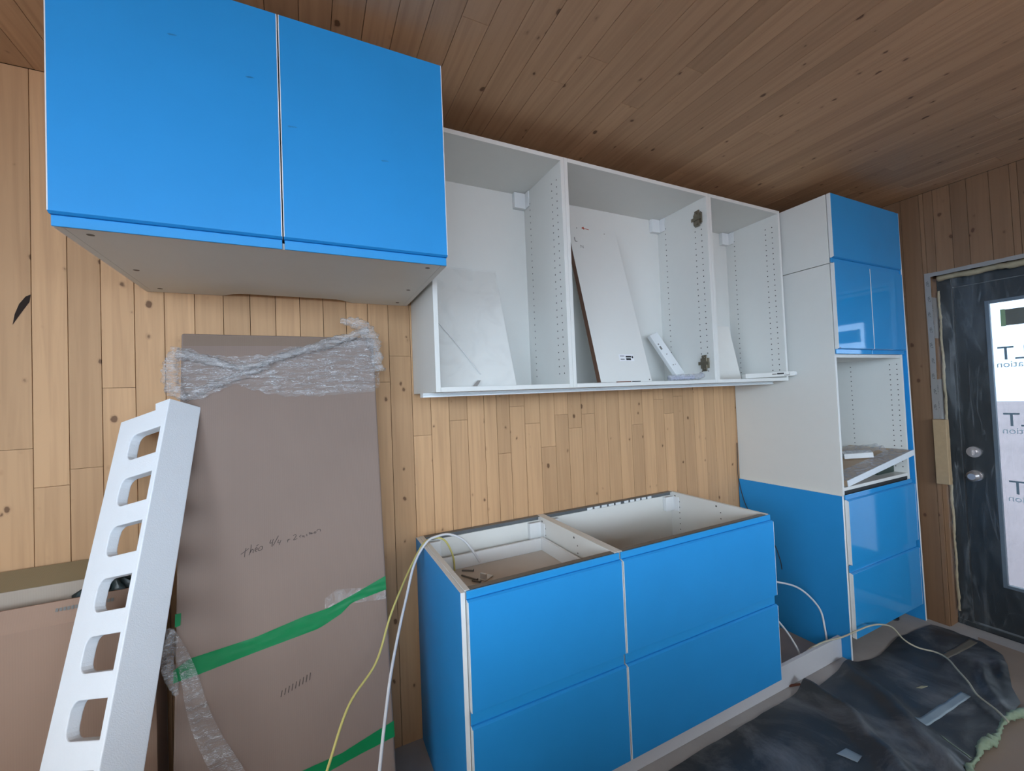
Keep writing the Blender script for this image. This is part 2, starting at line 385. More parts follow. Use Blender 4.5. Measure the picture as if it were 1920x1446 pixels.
# bark pocket in a board at the far left
MB().add([(-135.3, -0.012, 70.2), (-134.6, -0.012, 71.6), (-133.75, -0.012, 73.2), (-133.62, -0.012, 74.2), (-134.1, -0.012, 73.9), (-134.7, -0.012, 72.9), (-135.1, -0.012, 71.6)],
         [(0, 1, 6), (1, 2, 5, 6), (2, 3, 4, 5)]).build('bark_pocket', plain('bark', '24160E', 0.9), wall_back)

ceiling = MB().box(ROOM_L-4, 45, ROOM_F-6, 5, CEIL+0.55, CEIL+6).build('ceiling', GAP, kind='structure')
x = -91.5 - 3.46*32
while x < 33:
    ys = [0.0] + ([-rnd.uniform(12, 60)] if rnd.random() < 0.6 else []) + [-rnd.uniform(95, 130), ROOM_F]
    for a, b in zip(ys[:-1], ys[1:]):
        z = CEIL + rnd.uniform(0, 0.03)
        board((x+0.03, min(x+3.46, 33)-0.03, b+0.02, a-0.02, z, CEIL+0.54), 'plank', CEIL_WOOD, ceiling)
    x += 3.46

floor = MB().box(ROOM_L-4, 45, ROOM_F-6, 5, -3, 0).build('floor', CONCRETE, kind='structure')
# right wall with the door opening y -28.3..-78, z up to 83.5
wr = MB(); wr.box(33.5, 45, -28.3, 5, 0, CEIL); wr.box(33.5, 45, ROOM_F-6, -78, 0, CEIL); wr.box(33.5, 45, -78, -28.3, 83.6, CEIL)
wall_right = wr.build('wall_right', GAP, kind='structure')
ys = [0.0, -3.4, -6.8, -10.2, -13.6, -17.0, -20.6, -24.0, -27.5, -28.3]
for a, b in zip(ys[:-1], ys[1:]):
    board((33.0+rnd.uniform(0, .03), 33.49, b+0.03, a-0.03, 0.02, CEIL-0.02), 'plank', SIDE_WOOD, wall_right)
ys = [-28.3, -30.0, -33.0, -35.7, -39.2, -42.2, -43.3, -46.8, -50.2, -53.6, -57, -60.4, -63.8, -67.2, -70.6, -74, -78]
for a, b in zip(ys[:-1], ys[1:]):
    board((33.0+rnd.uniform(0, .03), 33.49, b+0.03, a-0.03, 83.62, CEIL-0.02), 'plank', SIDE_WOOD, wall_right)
y = -78.0
while y > ROOM_F:
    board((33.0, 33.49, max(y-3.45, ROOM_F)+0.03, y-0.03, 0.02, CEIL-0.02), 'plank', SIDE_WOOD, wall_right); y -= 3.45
# end-grain faces of the opening (jamb and head linings)
MB().box(33.52, 40.3, -28.36, -28.31, 0, 83.6).build('trim_1', SIDE_WOOD, kind='structure')
MB().box(38.0, 40.4, -78, -69.05, 0, 83.6).build('trim_2', DOORBLK, kind='structure')
# wall behind the camera and left wall, each with its windows
def wall_with_openings(name, along, a0, a1, fixed0, fixed1, wins, mat):
    m = MB()
    def bx(p0, p1, z0, z1):
        if along == 'x': m.box(p0, p1, fixed0, fixed1, z0, z1)
        else: m.box(fixed0, fixed1, p0, p1, z0, z1)
    cur = a0
    for (p0, p1, z0, z1) in wins:
        bx(cur, p0, 0, CEIL+0.5); bx(p0, p1, 0, z0); bx(p0, p1, z1, CEIL+0.5); cur = p1
    bx(cur, a1, 0, CEIL+0.5)
    return m.build(name, mat, kind='structure')
FRONT_WOOD = plain('pale_boards', 'CBA47E', 0.7, var=0.1, scale=3)
DRYWALL = plain('white_drywall', 'DCDEDF', 0.8, var=0.03, scale=3)
wall_with_openings('wall_front', 'x', ROOM_L-4, 45, ROOM_F-6, ROOM_F, WIN_F, DRYWALL)
wall_with_openings('wall_left', 'y', ROOM_F, 0.4, ROOM_L-5, ROOM_L, WIN_L, DRYWALL)
wi = 0
for (p0, p1, z0, z1) in WIN_F:
    wi += 1; m = MB(); yy = (ROOM_F-5, ROOM_F-2)
    m.box(p0, p1, *yy, z0, z0+3).box(p0, p1, *yy, z1-3, z1).box(p0, p0+3, *yy, z0+3, z1-3).box(p1-3, p1, *yy, z0+3, z1-3)
    m.build('window_%d' % wi, DOORBLK, kind='structure')
for (p0, p1, z0, z1) in WIN_L:
    wi += 1; m = MB(); xx = (ROOM_L-4, ROOM_L-1)
    m.box(*xx, p0, p1, z0, z0+3).box(*xx, p0, p1, z1-3, z1).box(*xx, p0, p0+3, z0+3, z1-3).box(*xx, p1-3, p1, z0+3, z1-3).box(*xx, (p0+p1)/2-2, (p0+p1)/2+2, z0+3, z1-3)
    m.build('window_%d' % wi, DOORBLK, kind='structure')
MB().box(-900, 1600, -1200, 900, -14, -10).build('ground', GROUND, kind='structure')

# island block added out of view behind the camera to shade the lower fronts
shade_block = MB().box(-149, -30, -122, -92, 0.02, 40).box(-150, -29, -123, -91, 40, 41.5).build('added_shade_block', FRONT_WOOD)
shade_block['label'] = 'raw wooden block added behind the camera to shade the lower cupboard fronts'; shade_block['category'] = 'light blocker'
# ------------------------------------------------------------------ glazed door in the right wall
door = empty('door_1', (38.8, -47, 0), kind='structure')
m = MB(); m.box(37.2, 40.2, -31.0, -28.4, 1.2, 83.5).box(37.2, 40.2, -69.0, -67.2, 1.2, 83.5).box(37.2, 40.2, -67.2, -31.0, 80.4, 83.5).box(37.0, 40.6, -69, -28.4, 0.02, 1.2)
m.build('door_frame', DOORBLK, door, bevel=0.08)
gy0, gy1, gz0, gz1 = -62.0, -36.3, 11.4, 75.8
m = MB(); X0, X1 = 37.7, 39.9
m.box(X0, X1, gy1, -31.1, 1.4, 80.3).box(X0, X1, -67.1, gy0, 1.4, 80.3).box(X0, X1, gy0, gy1, 1.4, gz0).box(X0, X1, gy0, gy1, gz1, 80.3)
slab = m.build('door_slab', DOORBLK, door)
m = MB(); b = 0.5
m.box(37.45, 38.3, gy1-b, gy1+.2, gz0-.2, gz1+.2).box(37.45, 38.3, gy0-.2, gy0+b, gz0-.2, gz1+.2).box(37.45, 38.3, gy0+b, gy1-b, gz0-.2, gz0+b).box(37.45, 38.3, gy0+b, gy1-b, gz1-b, gz1+.2)
m.build('glazing_bead', plain('grey_bead', '5A6670', 0.4), slab, bevel=0.06)
pane = MB().box(38.75, 38.95, gy0, gy1, gz0, gz1).build('glass_pane', GLASS, slab)
st = MB().box(38.66, 38.72, -50, -38.2, 70.0, 73.6).box(38.60, 38.65, -38.9, -38.15, 69.9, 73.7, 1).build('sticker', [STICK, STICK_G], slab)
# the print sits on the outside, so from inside it reads backwards (the letters run towards the wall of cupboards)
for z, y in ((62.4, -38.0), (47.5, -38.2), (32.4, -38.4)):
    L = -11.6
    text('VELT', 'print', LETTER, slab, (38.70, y-8.7, z), (0, 1, 0), (0, 0, 1), 4.3)
    text('fenestration', 'print', LETTER_P, slab, (38.70, y-8.7, z-1.7), (0, 1, 0), (0, 0, 1), 2.0)
text('SERIES', 'print', LETTER_P, slab, (38.62, -49.0, 71.0), (0, 1, 0), (0, 0, 1), 1.9)
for z in (41.3, 35.8):
    k = MB().cyl((37.7, -32.9, z), (37.1, -32.9, z), 1.25, 20).cyl((37.1, -32.9, z), (36.5, -32.9, z), 0.62, 16)
    if z < 40: k.cyl((36.5, -32.9, z), (35.7, -32.9, z), 0.9, 20, 1.15).cyl((35.7, -32.9, z), (35.1, -32.9, z), 1.15, 20, 0.7)
    else: k.box(35.9, 36.6, -33.0, -32.8, z-0.6, z+0.6)
    k.build('door_knob' if z < 40 else 'deadbolt', NICKEL, slab, smooth=False)
# dust film hung over the door
def dfilm(u, v):
    yy = -28.6-u*46; zz = 0.6+v*82.2
    d = 0.35*noise.noise(Vector((yy*0.12, zz*0.03, 3))) + 0.22*noise.noise(Vector((yy*0.5, zz*0.05+yy*0.06, 9)))
    for (ky, kz) in ((-32.9, 41.3), (-32.9, 35.8)):
        rr = math.hypot(yy-ky, (zz-kz)); d -= 1.1*math.exp(-rr*rr/5)
        an = math.atan2(zz-kz, yy-ky); d += 0.16*math.sin(an*9)*math.exp(-rr/9)
    return (36.2+d*0.8-1.6*max(0, 1-u*14), yy, zz)
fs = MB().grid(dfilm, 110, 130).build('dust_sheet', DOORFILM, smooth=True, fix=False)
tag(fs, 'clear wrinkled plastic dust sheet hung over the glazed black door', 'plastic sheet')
# spray foam round the frame
m = MB()
m.tube([(35.8, -30.3+0.2*math.sin(i*1.7), 83.0+0.12*math.sin(i*2.3)) if False else (35.6, -29.2-i*2.6, 82.95+0.15*math.sin(i*2.3)) for i in range(17)], 0.75, 8, 4, 0.5)
m.build('spray_foam', SPRAY, smooth=True)
tag(bpy.data.objects['spray_foam'], 'beige strip of spray foam along the head of the door opening', 'spray foam')
m = MB().tube([(36.6, -28.9+0.08*math.sin(i*2.1), 80-i*3.2) for i in range(25)], 0.24, 8, 4, 0.9)
o = m.build('spray_foam', SPRAY, smooth=True); tag(o, 'thin lumpy line of spray foam down the left door jamb', 'spray foam')
# sealing tape
tape = empty('sealing_tape', (33, -28.8, 48.5), 'grey printed sealing tape framing the upper left corner of the door opening', 'tape')
m = MB().grid(lambda u, v: (32.93+0.03*noise.noise(Vector((v*30, u*3, 0))), -27.75-u*1.1+0.05*math.sin(v*9), 48.6+v*35.6), 4, 40)
m.grid(lambda u, v: (32.94+u*4.0, -28.36-0.05*math.sin(v*11), 48.6+v*34.9), 4, 40)
m.build('upright_strip', TAPE_GREY, tape, smooth=True)
MB().grid(lambda u, v: (32.93, -27.9-v*50, 84.1-u*0.9+0.12*noise.noise(Vector((v*22, 3, u)))), 3, 60).build('head_strip', TAPE_GREY, tape, smooth=True)
for i in range(9): text('VELT', 'tape_print', INK, tape, (32.88, -27.95-0.12*(i % 2), 82.2-i*3.7), (0, -0.12, -1), (0, -1, 0.12), 0.62)
for i in range(8): text('VELT', 'tape_print', INK, tape, (33.9, -28.46, 80.6-i*3.9), (0, 0, -1), (1, 0, 0), 0.8)
wb = MB().box(31.4, 33.0-0.02, -30.4, -28.05, 33.9, 49.1).build('wood_block', PINE, bevel=0.12)
tag(wb, 'short raw pine block fixed to the door jamb above mid height', 'block')

# ================================================================== CABINETS
T = 0.71
def pin_holes(parent, xin, sgn, ys, z0, z1, step=1.26, r=0.135, skip=None):
    m = MB()
    z = z0
    while z <= z1:
        for y in ys: m.disc((xin+sgn*0.012, y, z), (sgn, 0, 0), r, 8)
        z += step
    return m.build('shelf_pin_holes', HOLE, parent, kind='stuff', fix=False)
def carcass(root, x0, x1, d, z0, z1, top=True, back_y=-1.0):
    g = 0.015
    for (a, b) in ((x0, x0+T), (x1-T, x1)):
        MB().box(a, b, -d, -0.1, z0, z1).build('side_panel', WHITE, root, bevel=0.03)
    MB().box(x0+T+g, x1-T-g, -d, -0.1, z0, z0+T).build('bottom_panel', WHITE, root, bevel=0.03)
    if top: MB().box(x0+T+g, x1-T-g, -d, -0.1, z1-T, z1).build('top_panel', WHITE, root, bevel=0.03)
    MB().box(x0+T+g, x1-T-g, back_y, back_y+0.2, z0+T+g, z1-T-g).build('back_panel', WHITE, root)
def bracket(root, x, sgn, z, h=3.1):
    """white cover over the hanging rail in an upper back corner"""
    m = MB().box(min(x, x+sgn*2.6), max(x, x+sgn*2.6), -2.0, -1.02, z-h, z).box(min(x, x+sgn*.25), max(x, x+sgn*.25), -3.4, -2.0, z-h, z)
    m.build('rail_cover', WHITE_EDGE, root, bevel=0.08)
def front(root, name, x0, x1, z0, z1, top_pull=True, mat=BLUE, yb=-24.1, yf=-24.84, lip=1.0):
    """J-edge front: a slab with a set-back finger pull along one edge, white edges and a filmed face"""
    ch = 0.18
    if top_pull:
        prof = [(yb, z0), (yb, z1-lip), (yf+0.3, z1-lip), (yf, z1-lip-ch), (yf, z0)]
    else:
        prof = [(yb, z1), (yf, z1), (yf, z0+lip+ch), (yf+0.3, z0+lip), (yb, z0+lip)]
    mis = [0, 1, 1, 1, 0] if top_pull else [0, 1, 1, 1, 0]
    if not top_pull: mis = [0, 1, 1, 1, 0]
    m = MB().prism(prof, x0, x1, mis=mis if top_pull else [0, 1, 1, 1, 0], cap=0)
    o = m.build(name, [WHITE_EDGE, mat], root, bevel=0.025)
    ez0, ez1 = (z0+.02, z1-lip-ch-.01) if top_pull else (z0+lip+ch+.01, z1-.02)
    for ex in (x0, x1-.09): MB().box(ex, ex+.09, yf-.012, yf+.02, ez0, ez1).build('edge_band', WHITE_EDGE, o)
    za, zb = (z1-lip+0.01, z1) if top_pull else (z0, z0+lip-0.01)
    MB().box(x0+0.05, x1-0.05, yb-0.22, yb, za, zb).build('finger_pull', PULL if mat is BLUE else mat, o, bevel=0.05)
    return o
ZB, ZT = 59.7, 99.7
# --- three open wall cupboards
UP = [(-85.2, -61.2, 'open white wall cupboard, left of three, holding a film-wrapped shelf'),
      (-61.17, -25.2, 'widest open white wall cupboard, the middle one with a tall board inside'),
      (-25.17, -1.05, 'open white wall cupboard next to the tall cupboard, right of three')]
for i, (x0, x1, lab) in enumerate(UP):
    r = empty('upper_cabinet', ((x0+x1)/2, -7, ZB), lab, 'cabinet', 'open wall cupboards above the worktop')
    carcass(r, x0, x1, 14.7, ZB, ZT)
    pin_holes(r, x1-T, -1, (-2.4-1.0, -11.6, -13.2), ZB+2.6, ZT-2.4)
    pin_holes(r, x0+T, 1, (-3.4, -11.6, -13.2), ZB+2.6, ZT-2.4)
    bracket(r, x1-T-.02, -1, ZT-T-.05); bracket(r, x0+T+.02, 1, ZT-T-.05)
    if i == 1:
        for z in (95.0, 64.0):
            m = MB().box(x1-T-.28, x1-T-.01, -13.6, -11.5, z-1.1, z+1.1).box(x1-T-.5, x1-T-.28, -13.2, -12.0, z-1.7, z+1.7).box(x1-T-.62, x1-T-.5, -13.9, -11.2, z-.35, z+.35)
            m.cyl((x1-T-.7, -12.6, z+1.2), (x1-T-.5, -12.6, z+1.2), .22).cyl((x1-T-.7, -12.6, z-1.2), (x1-T-.5, -12.6, z-1.2), .22)
            m.build('hinge_plate', HINGE, r, bevel=0.04)
lr = MB().prism([(-11.2, 59.02), (-9.4, 59.02), (-9.4, 59.66), (-11.2, 59.66), (-11.2, 59.5), (-10.95, 59.34), (-11.2, 59.2)][::-1], -86.3, -1.2).build('light_rail', WHITE_EDGE)
tag(lr, 'long white strip fixed under the three open wall cupboards', 'trim strip')
# --- deep cupboard at the upper left, with two filmed doors
FZ = 75.4
r = empty('fridge_cabinet', (-104, -12, FZ), 'big two-door blue-filmed cupboard hung high at the left', 'cabinet')
x0, x1 = -122.0, -85.9
for a, b in ((x0, x0+T), (x1-T, x1)): MB().box(a, b, -23.95, -0.1, FZ, 100.3).build('side_panel', WHITE, r, bevel=0.03)
MB().box(x0+T+.02, x1-T-.02, -23.95, -0.1, 99.6, 100.3).build('top_panel', WHITE, r)
MB().box(x0+T+.02, x1-T-.02, -1.2, -1.0, FZ+T, 99.6).build('back_panel', WHITE, r)
bot = MB()
ol = [(x0+T+.02, -23.95), (x1-T-.02, -23.95), (x1-T-.02, -0.1), (-95.0, -0.1), (-95.6, -0.5), (-96.6, -1.5), (-97.6, -2.0), (-110.6, -2.0), (-111.6, -1.5), (-112.6, -0.5), (-113.2, -0.1), (x0+T+.02, -0.1)]
bot.prism(ol, FZ+.02, FZ+T, axis=2)
bo = bot.build('bottom_panel', WHITE, r)
m = MB()
for cx in (-119.95, -87.95):
    for cy in (-22.6, -11.1, -2.3): m.cyl((cx, cy, FZ), (cx, cy, FZ+.015), 0.3, 16)
m.build('bolt_holes', plain('grey_bolt_head', '6B6660', 0.6), bo, kind='stuff')
MB().box(x0+T+.02, x0+T+1.6, -23.9, -23.2, FZ+.3, FZ+.6)
xm = (x0+x1)/2
dl = front(r, 'door', x0-.02, xm-.06, FZ-0.03, 100.6, False)
dr = front(r, 'door', xm+.06, x1-.02, FZ-0.03, 100.6, False)
def scuff(parent, pts, y):
    m = MB()
    for (sx_, sz_, l_) in pts:
        for k in range(3):
            a = sx_+l_*(k-1)*.4; m.add([(a-.22, y, sz_+.05*k), (a, y, sz_-.12+.05*k), (a+.22, y, sz_-.05+.04*k), (a+.05, y, sz_+.1)], [(0, 1, 2, 3)])
    m.build('scuff_marks', plain('film_scuff', '2380BE', 0.5), parent, kind='stuff', fix=False)
scuff(dl, [(-118.7, 97.3, .6), (-113.0, 95.2, .5), (-106.6, 92.9, .5)], -24.853)
scuff(dr, [(-102.8, 88.6, .7), (-93.2, 86.9, .6)], -24.853)
# --- base cupboards
L = 4.7
BASES = [(-85.1, -60.75, 'blue-fronted base cupboard at the left of the pair, cables over its open top'),
         (-60.7, -25.05, 'wider blue-fronted base cupboard at the right of the pair, empty open top')]
for i, (x0, x1, lab) in enumerate(BASES):
    r = empty('base_cabinet', ((x0+x1)/2, -12, 0), lab, 'cabinet', 'base cupboards with drawers')
    for a, b in ((x0, x0+T), (x1-T, x1)): MB().box(a, b, -23.9, -0.15, L, L+30).build('side_panel', WHITE, r, bevel=0.03)
    MB().box(x0+T+.02, x1-T-.02, -23.9, -0.15, L, L+T).build('bottom_panel', WHITE, r)
    MB().box(x0+T+.02, x1-T-.02, -0.95, -0.75, L+T, L+29.2).build('back_panel', WHITE, r)
    fr = MB().box(x0+T, x1-T, -23.85, -22.9, L+29.86, L+29.94).box(x0+T, x1-T, -23.85, -23.77, L+28.9, L+29.86).box(x0+T, x1-T, -22.98, -22.9, L+29.3, L+29.86)
    fr.build('front_rail', RAIL, r)
    br = MB().box(x0+T, x1-T, -0.7, -0.2, L+28.9, L+30.0).box(x0+T, x1-T, -1.3, -0.7, L+29.9, L+30.0)
    bro = br.build('back_rail', RAIL, r)
    sl = MB()
    if i == 1:
        for k in range(5): sl.box(-49.6+k*1.9, -48.2+k*1.9, -0.74, -0.71, L+29.15, L+29.65)
        for k in range(5): sl.box(-39.6+k*1.7, -38.4+k*1.7, -0.74, -0.71, L+29.2, L+29.7)
        sl.build('rail_slots', WHITE_EDGE, bro, kind='stuff')
    bracket(r, x1-T-.02, -1, L+29.1, 3.2); bracket(r, x0+T+.02, 1, L+29.1, 3.2)
    pin_holes(r, x1-T, -1, (-3.4, -14.2), L+18, L+28.6)
    m = MB()
    for y in (-2.2, -13.2, -22.0): m.disc((x1-T-.013, y, L+29.2), (-1, 0, 0), .2, 10)
    m.build('screw_holes', HOLE, r, kind='stuff', fix=False)
    for lx in (x0+3, x1-3):
        for ly in (-20, -3): MB().cyl((lx, ly, 0.01), (lx, ly, .4), 1.3, 14).cyl((lx, ly, .4), (lx, ly, L-.01), .75, 14).build('leg', CAB_K, r)
    fx0, fx1 = x0+.08, x1-.1
    front(r, 'drawer_front', fx0, fx1, L+15.4, L+30.0, True)
    front(r, 'drawer_front', fx0, fx1, L, L+15.1, True, lip=1.5)
    # inner drawers
    zt = L+24.2 if i == 0 else L+13
    dbx0, dbx1 = x0+T+.5, x1-T-.5
    dm = MB().box(dbx0, dbx1, -23.0, -3.1, zt-.5, zt)
    do = dm.build('drawer_box', plain('drawer_bottom', 'C9C1B8', 0.5, var=.05), r)
    for q0 in (dbx0, dbx1-.55): MB().box(q0, q0+.55, -23.0, -3.0, zt, zt+2.4).build('drawer_side', WHITE_EDGE, do, bevel=.06)
    MB().box(dbx0+.56, dbx1-.56, -3.5, -3.0, zt, zt+2.3).build('drawer_back', WHITE_EDGE, do, bevel=.06)
r = MB().box(-85.72, -85.14, -24.2, -0.15, 0.03, L+29.9)
r.mi = [0]*6; r.mi[4] = 1
cp = r.build('cover_panel', [WHITE_EDGE, BLUE], bevel=.02)
tag(cp, 'blue-filmed end panel on the left side of the base cupboards', 'panel')
# plinth
pl = MB().box(-84.9, -0.7, -22.4, -21.7, 0.05, 4.4).build('toe_kick', plain('white_plinth', 'C9CCD2', 0.45, var=.03), bevel=.04)
tag(pl, 'long white plinth board on the floor under the base cupboards', 'plinth')

# --- tall oven cupboard
TW = 29.55
r = empty('tall_cabinet', (TW/2, -12, 0), 'tall cupboard with blue fronts and an empty oven opening', 'cabinet')
z0, z1 = L, L+80
for a, b in ((0.0, T), (TW-T, TW)): MB().box(a, b, -23.95, -0.12, z0, z1-.14).build('side_panel', WHITE, r, bevel=.03)
for nm, z in (('bottom_panel', z0), ('fixed_shelf', 35.4), ('fixed_shelf', 64.2), ('top_panel', z1-T-.14)):
    MB().box(T+.02, TW-T-.02, -23.8, -0.12, z, z+T).build(nm, WHITE, r, bevel=.03)
MB().box(T+.02, TW-T-.02, -1.0, -0.8, z0+T, z1-T).build('back_panel', WHITE, r)
pin_holes(r, TW-T, -1, (-13.2, -21.6, -23.0), 37.5, 63.2)
pin_holes(r, T, 1, (-13.2, -21.6, -23.0), 37.5, 63.2)
MB().box(T, TW-T, -23.7, -23.0, 34.0, 35.38).build('dark_rail', plain('dark_gap_rail', '2A2E30', 0.7), r)
for lx in (3, TW-3):
    for ly in (-20, -3): MB().cyl((lx, ly, 0.01), (lx, ly, .4), 1.3, 14).cyl((lx, ly, .4), (lx, ly, L-.01), .75, 14).build('leg', CAB_K, r)
front(r, 'drawer_front', 0.15, TW, L+15.4, L+30.0, True, GLOSS)
front(r, 'drawer_front', 0.2, TW+.15, L, L+15.1, True, GLOSS, lip=1.5)
front(r, 'door', 0.02, 14.55, 64.95, 84.55, False, GLOSS)
front(r, 'door', 14.65, TW, 64.95, 84.55, False, GLOSS)
MB().disc((0.5, -24.86, 66.2), (0, -1, 0), .14, 10).build('bumper', HOLE, r, fix=False)
r = empty('top_cabinet', (TW/2, -12, z1), 'small blue-fronted cupboard stacked on the tall one under the ceiling', 'cabinet')
carcass(r, 0.0, TW, 23.95, z1, z1+15)
front(r, 'door', 0.02, TW, z1+.05, z1+15, False, GLOSS)
m = MB().box(-0.62, -0.04, -24.1, -0.2, 0.03, 34.55); m.mi = [0]*6; m.mi[4] = 1
cp = m.build('cover_panel', [WHITE_EDGE, BLUE], bevel=.02)
tag(cp, 'low blue-filmed panel on the left side of the tall cupboard', 'panel')
m = MB().add([(TW+.3, -0.3, 95.8), (TW+.93, -0.3, 95.8), (TW+.3, -24.5, 95.8), (TW+.93, -24.5, 95.8),
              (31.5, -0.3, 0.05), (32.15, -0.3, 0.05), (31.5, -24.5, 0.05), (32.15, -24.5, 0.05)],
             [(0, 1, 3, 2), (4, 6, 7, 5), (2, 3, 7, 6), (0, 4, 5, 1)]).add([], [])
m.f += [[0, 2, 6, 4], [1, 5, 7, 3]]; m.mi += [1, 0]
cp = m.build('cover_panel', [WHITE_EDGE, BLUE], bevel=.02)
tag(cp, 'full-height white-edged panel leaning between the tall cupboard and the right wall', 'panel')

# ================================================================== THINGS IN THE WALL CUPBOARDS
def lean_board(name, x0, x1, ztop, ytop, zbot, ybot, th, mats, parent=None, round_=0.0):
    """upright board leaning back against a cupboard's rear"""
    dy, dz = ytop-ybot, ztop-zbot; Ln = math.hypot(dy, dz); a = Vector((0, dy/Ln, dz/Ln)); n = Vector((0, -a.z, a.y))
    o = Vector((0, ybot, zbot)); m = MB()
    def P(x, s, t): return Vector((x, 0, 0)) + o + a*s - n*t
    pts = [(x0, 0), (x1, 0)]
    if round_:
        for k in range(5):
            an = math.pi/2*k/4; pts.append((x1-round_+round_*math.cos(an), Ln-round_+round_*math.sin(an)))
        for k in range(5):
            an = math.pi/2*k/4; pts.append((x0+round_-round_*math.sin(an), Ln-round_+round_*math.cos(an)))
    else: pts += [(x1, Ln), (x0, Ln)]
    N = len(pts)
    m.v = [P(x, s, 0) for x, s in pts]+[P(x, s, th) for x, s in pts]
    m.f = [list(range(N)), list(reversed(range(N, 2*N)))]+[[i, N+i, N+(i+1) % N, (i+1) % N] for i in range(N)]
    m.mi = [0, 0]+[1 if len(mats) > 1 else 0]*N
    ob = m.build(name, mats, parent, bevel=.03)
    return ob, P
b1, P1_ = lean_board('wrapped_shelf', -83.9, -69.8, 82.0, -3.0, 60.5, -10.2, .7, [WHITE])
tag(b1, 'white shelf in shrink film leaning inside the left open wall cupboard', 'shelf board')
Lb = math.hypot(7.2, 21.5)
def wrapfn(u, v):
    xx = -83.95+u*14.2; s = v*(Lb+.25)
    t = -0.10-0.10*abs(noise.noise(Vector((xx*.25+s*.15, s*.2-xx*.2, 5))))-0.25*max(0, noise.noise(Vector((xx*.12+s*.16, 2, 0))))
    return P1_(xx, s, t)
MB().grid(wrapfn, 30, 40).build('shrink_film', THINWRAP, b1, smooth=True, fix=False)
MB().tube([P1_(-83.0, 12.5, -.3), P1_(-79.6, 7.5, -.35), P1_(-76.2, 2.0, -.3)], .06, 6, 4).build('film_fold', WHITE_EDGE, b1, smooth=True)
MB().add([P1_(-78.0, -.1, -.5), P1_(-77.2, -.1, -.5), P1_(-76.4, .9, -.45), P1_(-77.0, .9, -.45)], [(0, 1, 2, 3)]).build('film_tab', TAPE_GREY, b1, fix=False)
b2, P2_ = lean_board('leaning_board', -52.9, -40.3, 94.0, -2.6, 60.5, -11.6, 1.15, [WHITE, EDGE_BROWN])
tag(b2, 'tall white board with raw brown edges leaning in the middle wall cupboard', 'board')
MB().box(0, 0, 0, 0, 0, 0)
def on(P, pts, off=-.02): return [P(x, s, off) for x, s in pts]
MB().add(on(P2_, [(-47.3, 4.3), (-43.6, 4.3), (-43.6, 5.7), (-47.3, 5.7)]), [(0, 1, 2, 3)]).build('label', plain('label_paper', 'E8EAEC', .6), b2, fix=False)
m = MB()
for (a, b_, c, d) in ((-47.0, -46.0, 4.6, 4.75), (-47.0, -45.9, 5.3, 5.42), (-45.6, -44.4, 4.5, 4.9), (-45.6, -44.2, 5.05, 5.4), (-44.1, -43.75, 4.9, 5.4)):
    m.add(on(P2_, [(a, c), (b_, c), (b_, d), (a, d)], -.03), [(0, 1, 2, 3)])
m.build('label_print', INK, b2, kind='stuff', fix=False)
text('L', 'handwritten_mark', INK, b2, P2_(-51.9, 30.6, -.03), (1, 0, 0), (0, .26, .965), 1.5)
text('N', 'handwritten_mark', GREY_INK, b2, P2_(-50.7, 29.2, -.03), (1, 0, 0), (0, .26, .965), 1.1)
m = MB().add(on(P2_, [(-49.4, 34.2), (-48.7, 33.8), (-48.7, 34.6)], -.03), [(0, 1, 2)]).add(on(P2_, [(-48.7, 34.1), (-47.5, 33.95), (-47.5, 34.1), (-48.7, 34.25)], -.03), [(0, 1, 2, 3)])
m.build('arrow_mark', RED, b2, fix=False)
m = MB().disc(P2_(-50.6, 34.0, -.02), (0, -1, .27), .12).disc(P2_(-43.5, 33.6, -.02), (0, -1, .27), .12).disc(P2_(-40.9, .4, -.02), (0, -1, .27), .14)
m.build('dowel_holes', HOLE, b2, kind='stuff', fix=False)
# narrow carton leaning in the corner, bag, offcuts
a = Vector((-28.2, -6.6, 60.5)); e = Vector((-32.2, -2.4, 70.8)); d = (e-a).normalized(); sx_v = (Vector((1, 0, .0))-d*d.x).normalized(); ny = d.cross(sx_v)
Lb2 = (e-a).length; m = MB(); base = []
for s in (0, Lb2):
    for t in (0, .9):
        for w_ in (0, 2.9): base.append(a+d*s+sx_v*w_+ny*(-t))
m.add(base, [(0, 1, 3, 2), (4, 6, 7, 5), (0, 4, 5, 1), (2, 3, 7, 6), (0, 2, 6, 4), (1, 5, 7, 3)])
nb = m.build('narrow_carton', WHITE_EDGE, bevel=.08); tag(nb, 'narrow white carton leaning at a slant in the middle wall cupboard', 'box')
m = MB()
fo = ny*(0.02) if ny.y < 0 else -ny*(.92)
for (s0, s1, w0, w1) in ((9.0, 9.3, .6, 1.0), (7.7, 8.6, .5, 1.1), (6.2, 6.4, 1.1, 1.5), (3.4, 3.6, .9, 1.3), (3.3, 3.5, 1.7, 1.9)):
    m.add([a+d*s+sx_v*w_+fo for s, w_ in ((s0, w0), (s0, w1), (s1, w1), (s1, w0))], [(0, 1, 2, 3)])
m.build('carton_print', GREY_INK, nb, kind='stuff', fix=False)
bg_ = MB().tube([(-36.6, -12.4, 61.0), (-35.8, -12.4, 61.1), (-31, -12.2, 61.15), (-28.6, -12.0, 61.2), (-27.0, -11.8, 61.3), (-26.3, -11.8, 61.6)], lambda t: .12+.5*min(1, t*9)*(1+.25*math.sin(t*20)*max(0, t-.7)), 12, 6, .25)
o = bg_.build('clear_bag', POLY, smooth=True); tag(o, 'crumpled clear bag of fittings lying on the middle wall cupboard floor', 'bag')
MB().cyl((-36.0, -12.4, 61.0), (-29.2, -12.15, 61.05), .34, 10).build('contents', plain('lilac_tube', 'B9BDD2', .4), o)
o = MB().box(-50.6, -47.4, -13.6, -13.1, 60.43, 60.6).build('offcut', CHIP, bevel=.03); tag(o, 'thin dark wood offcut lying in front of the leaning board', 'offcut')
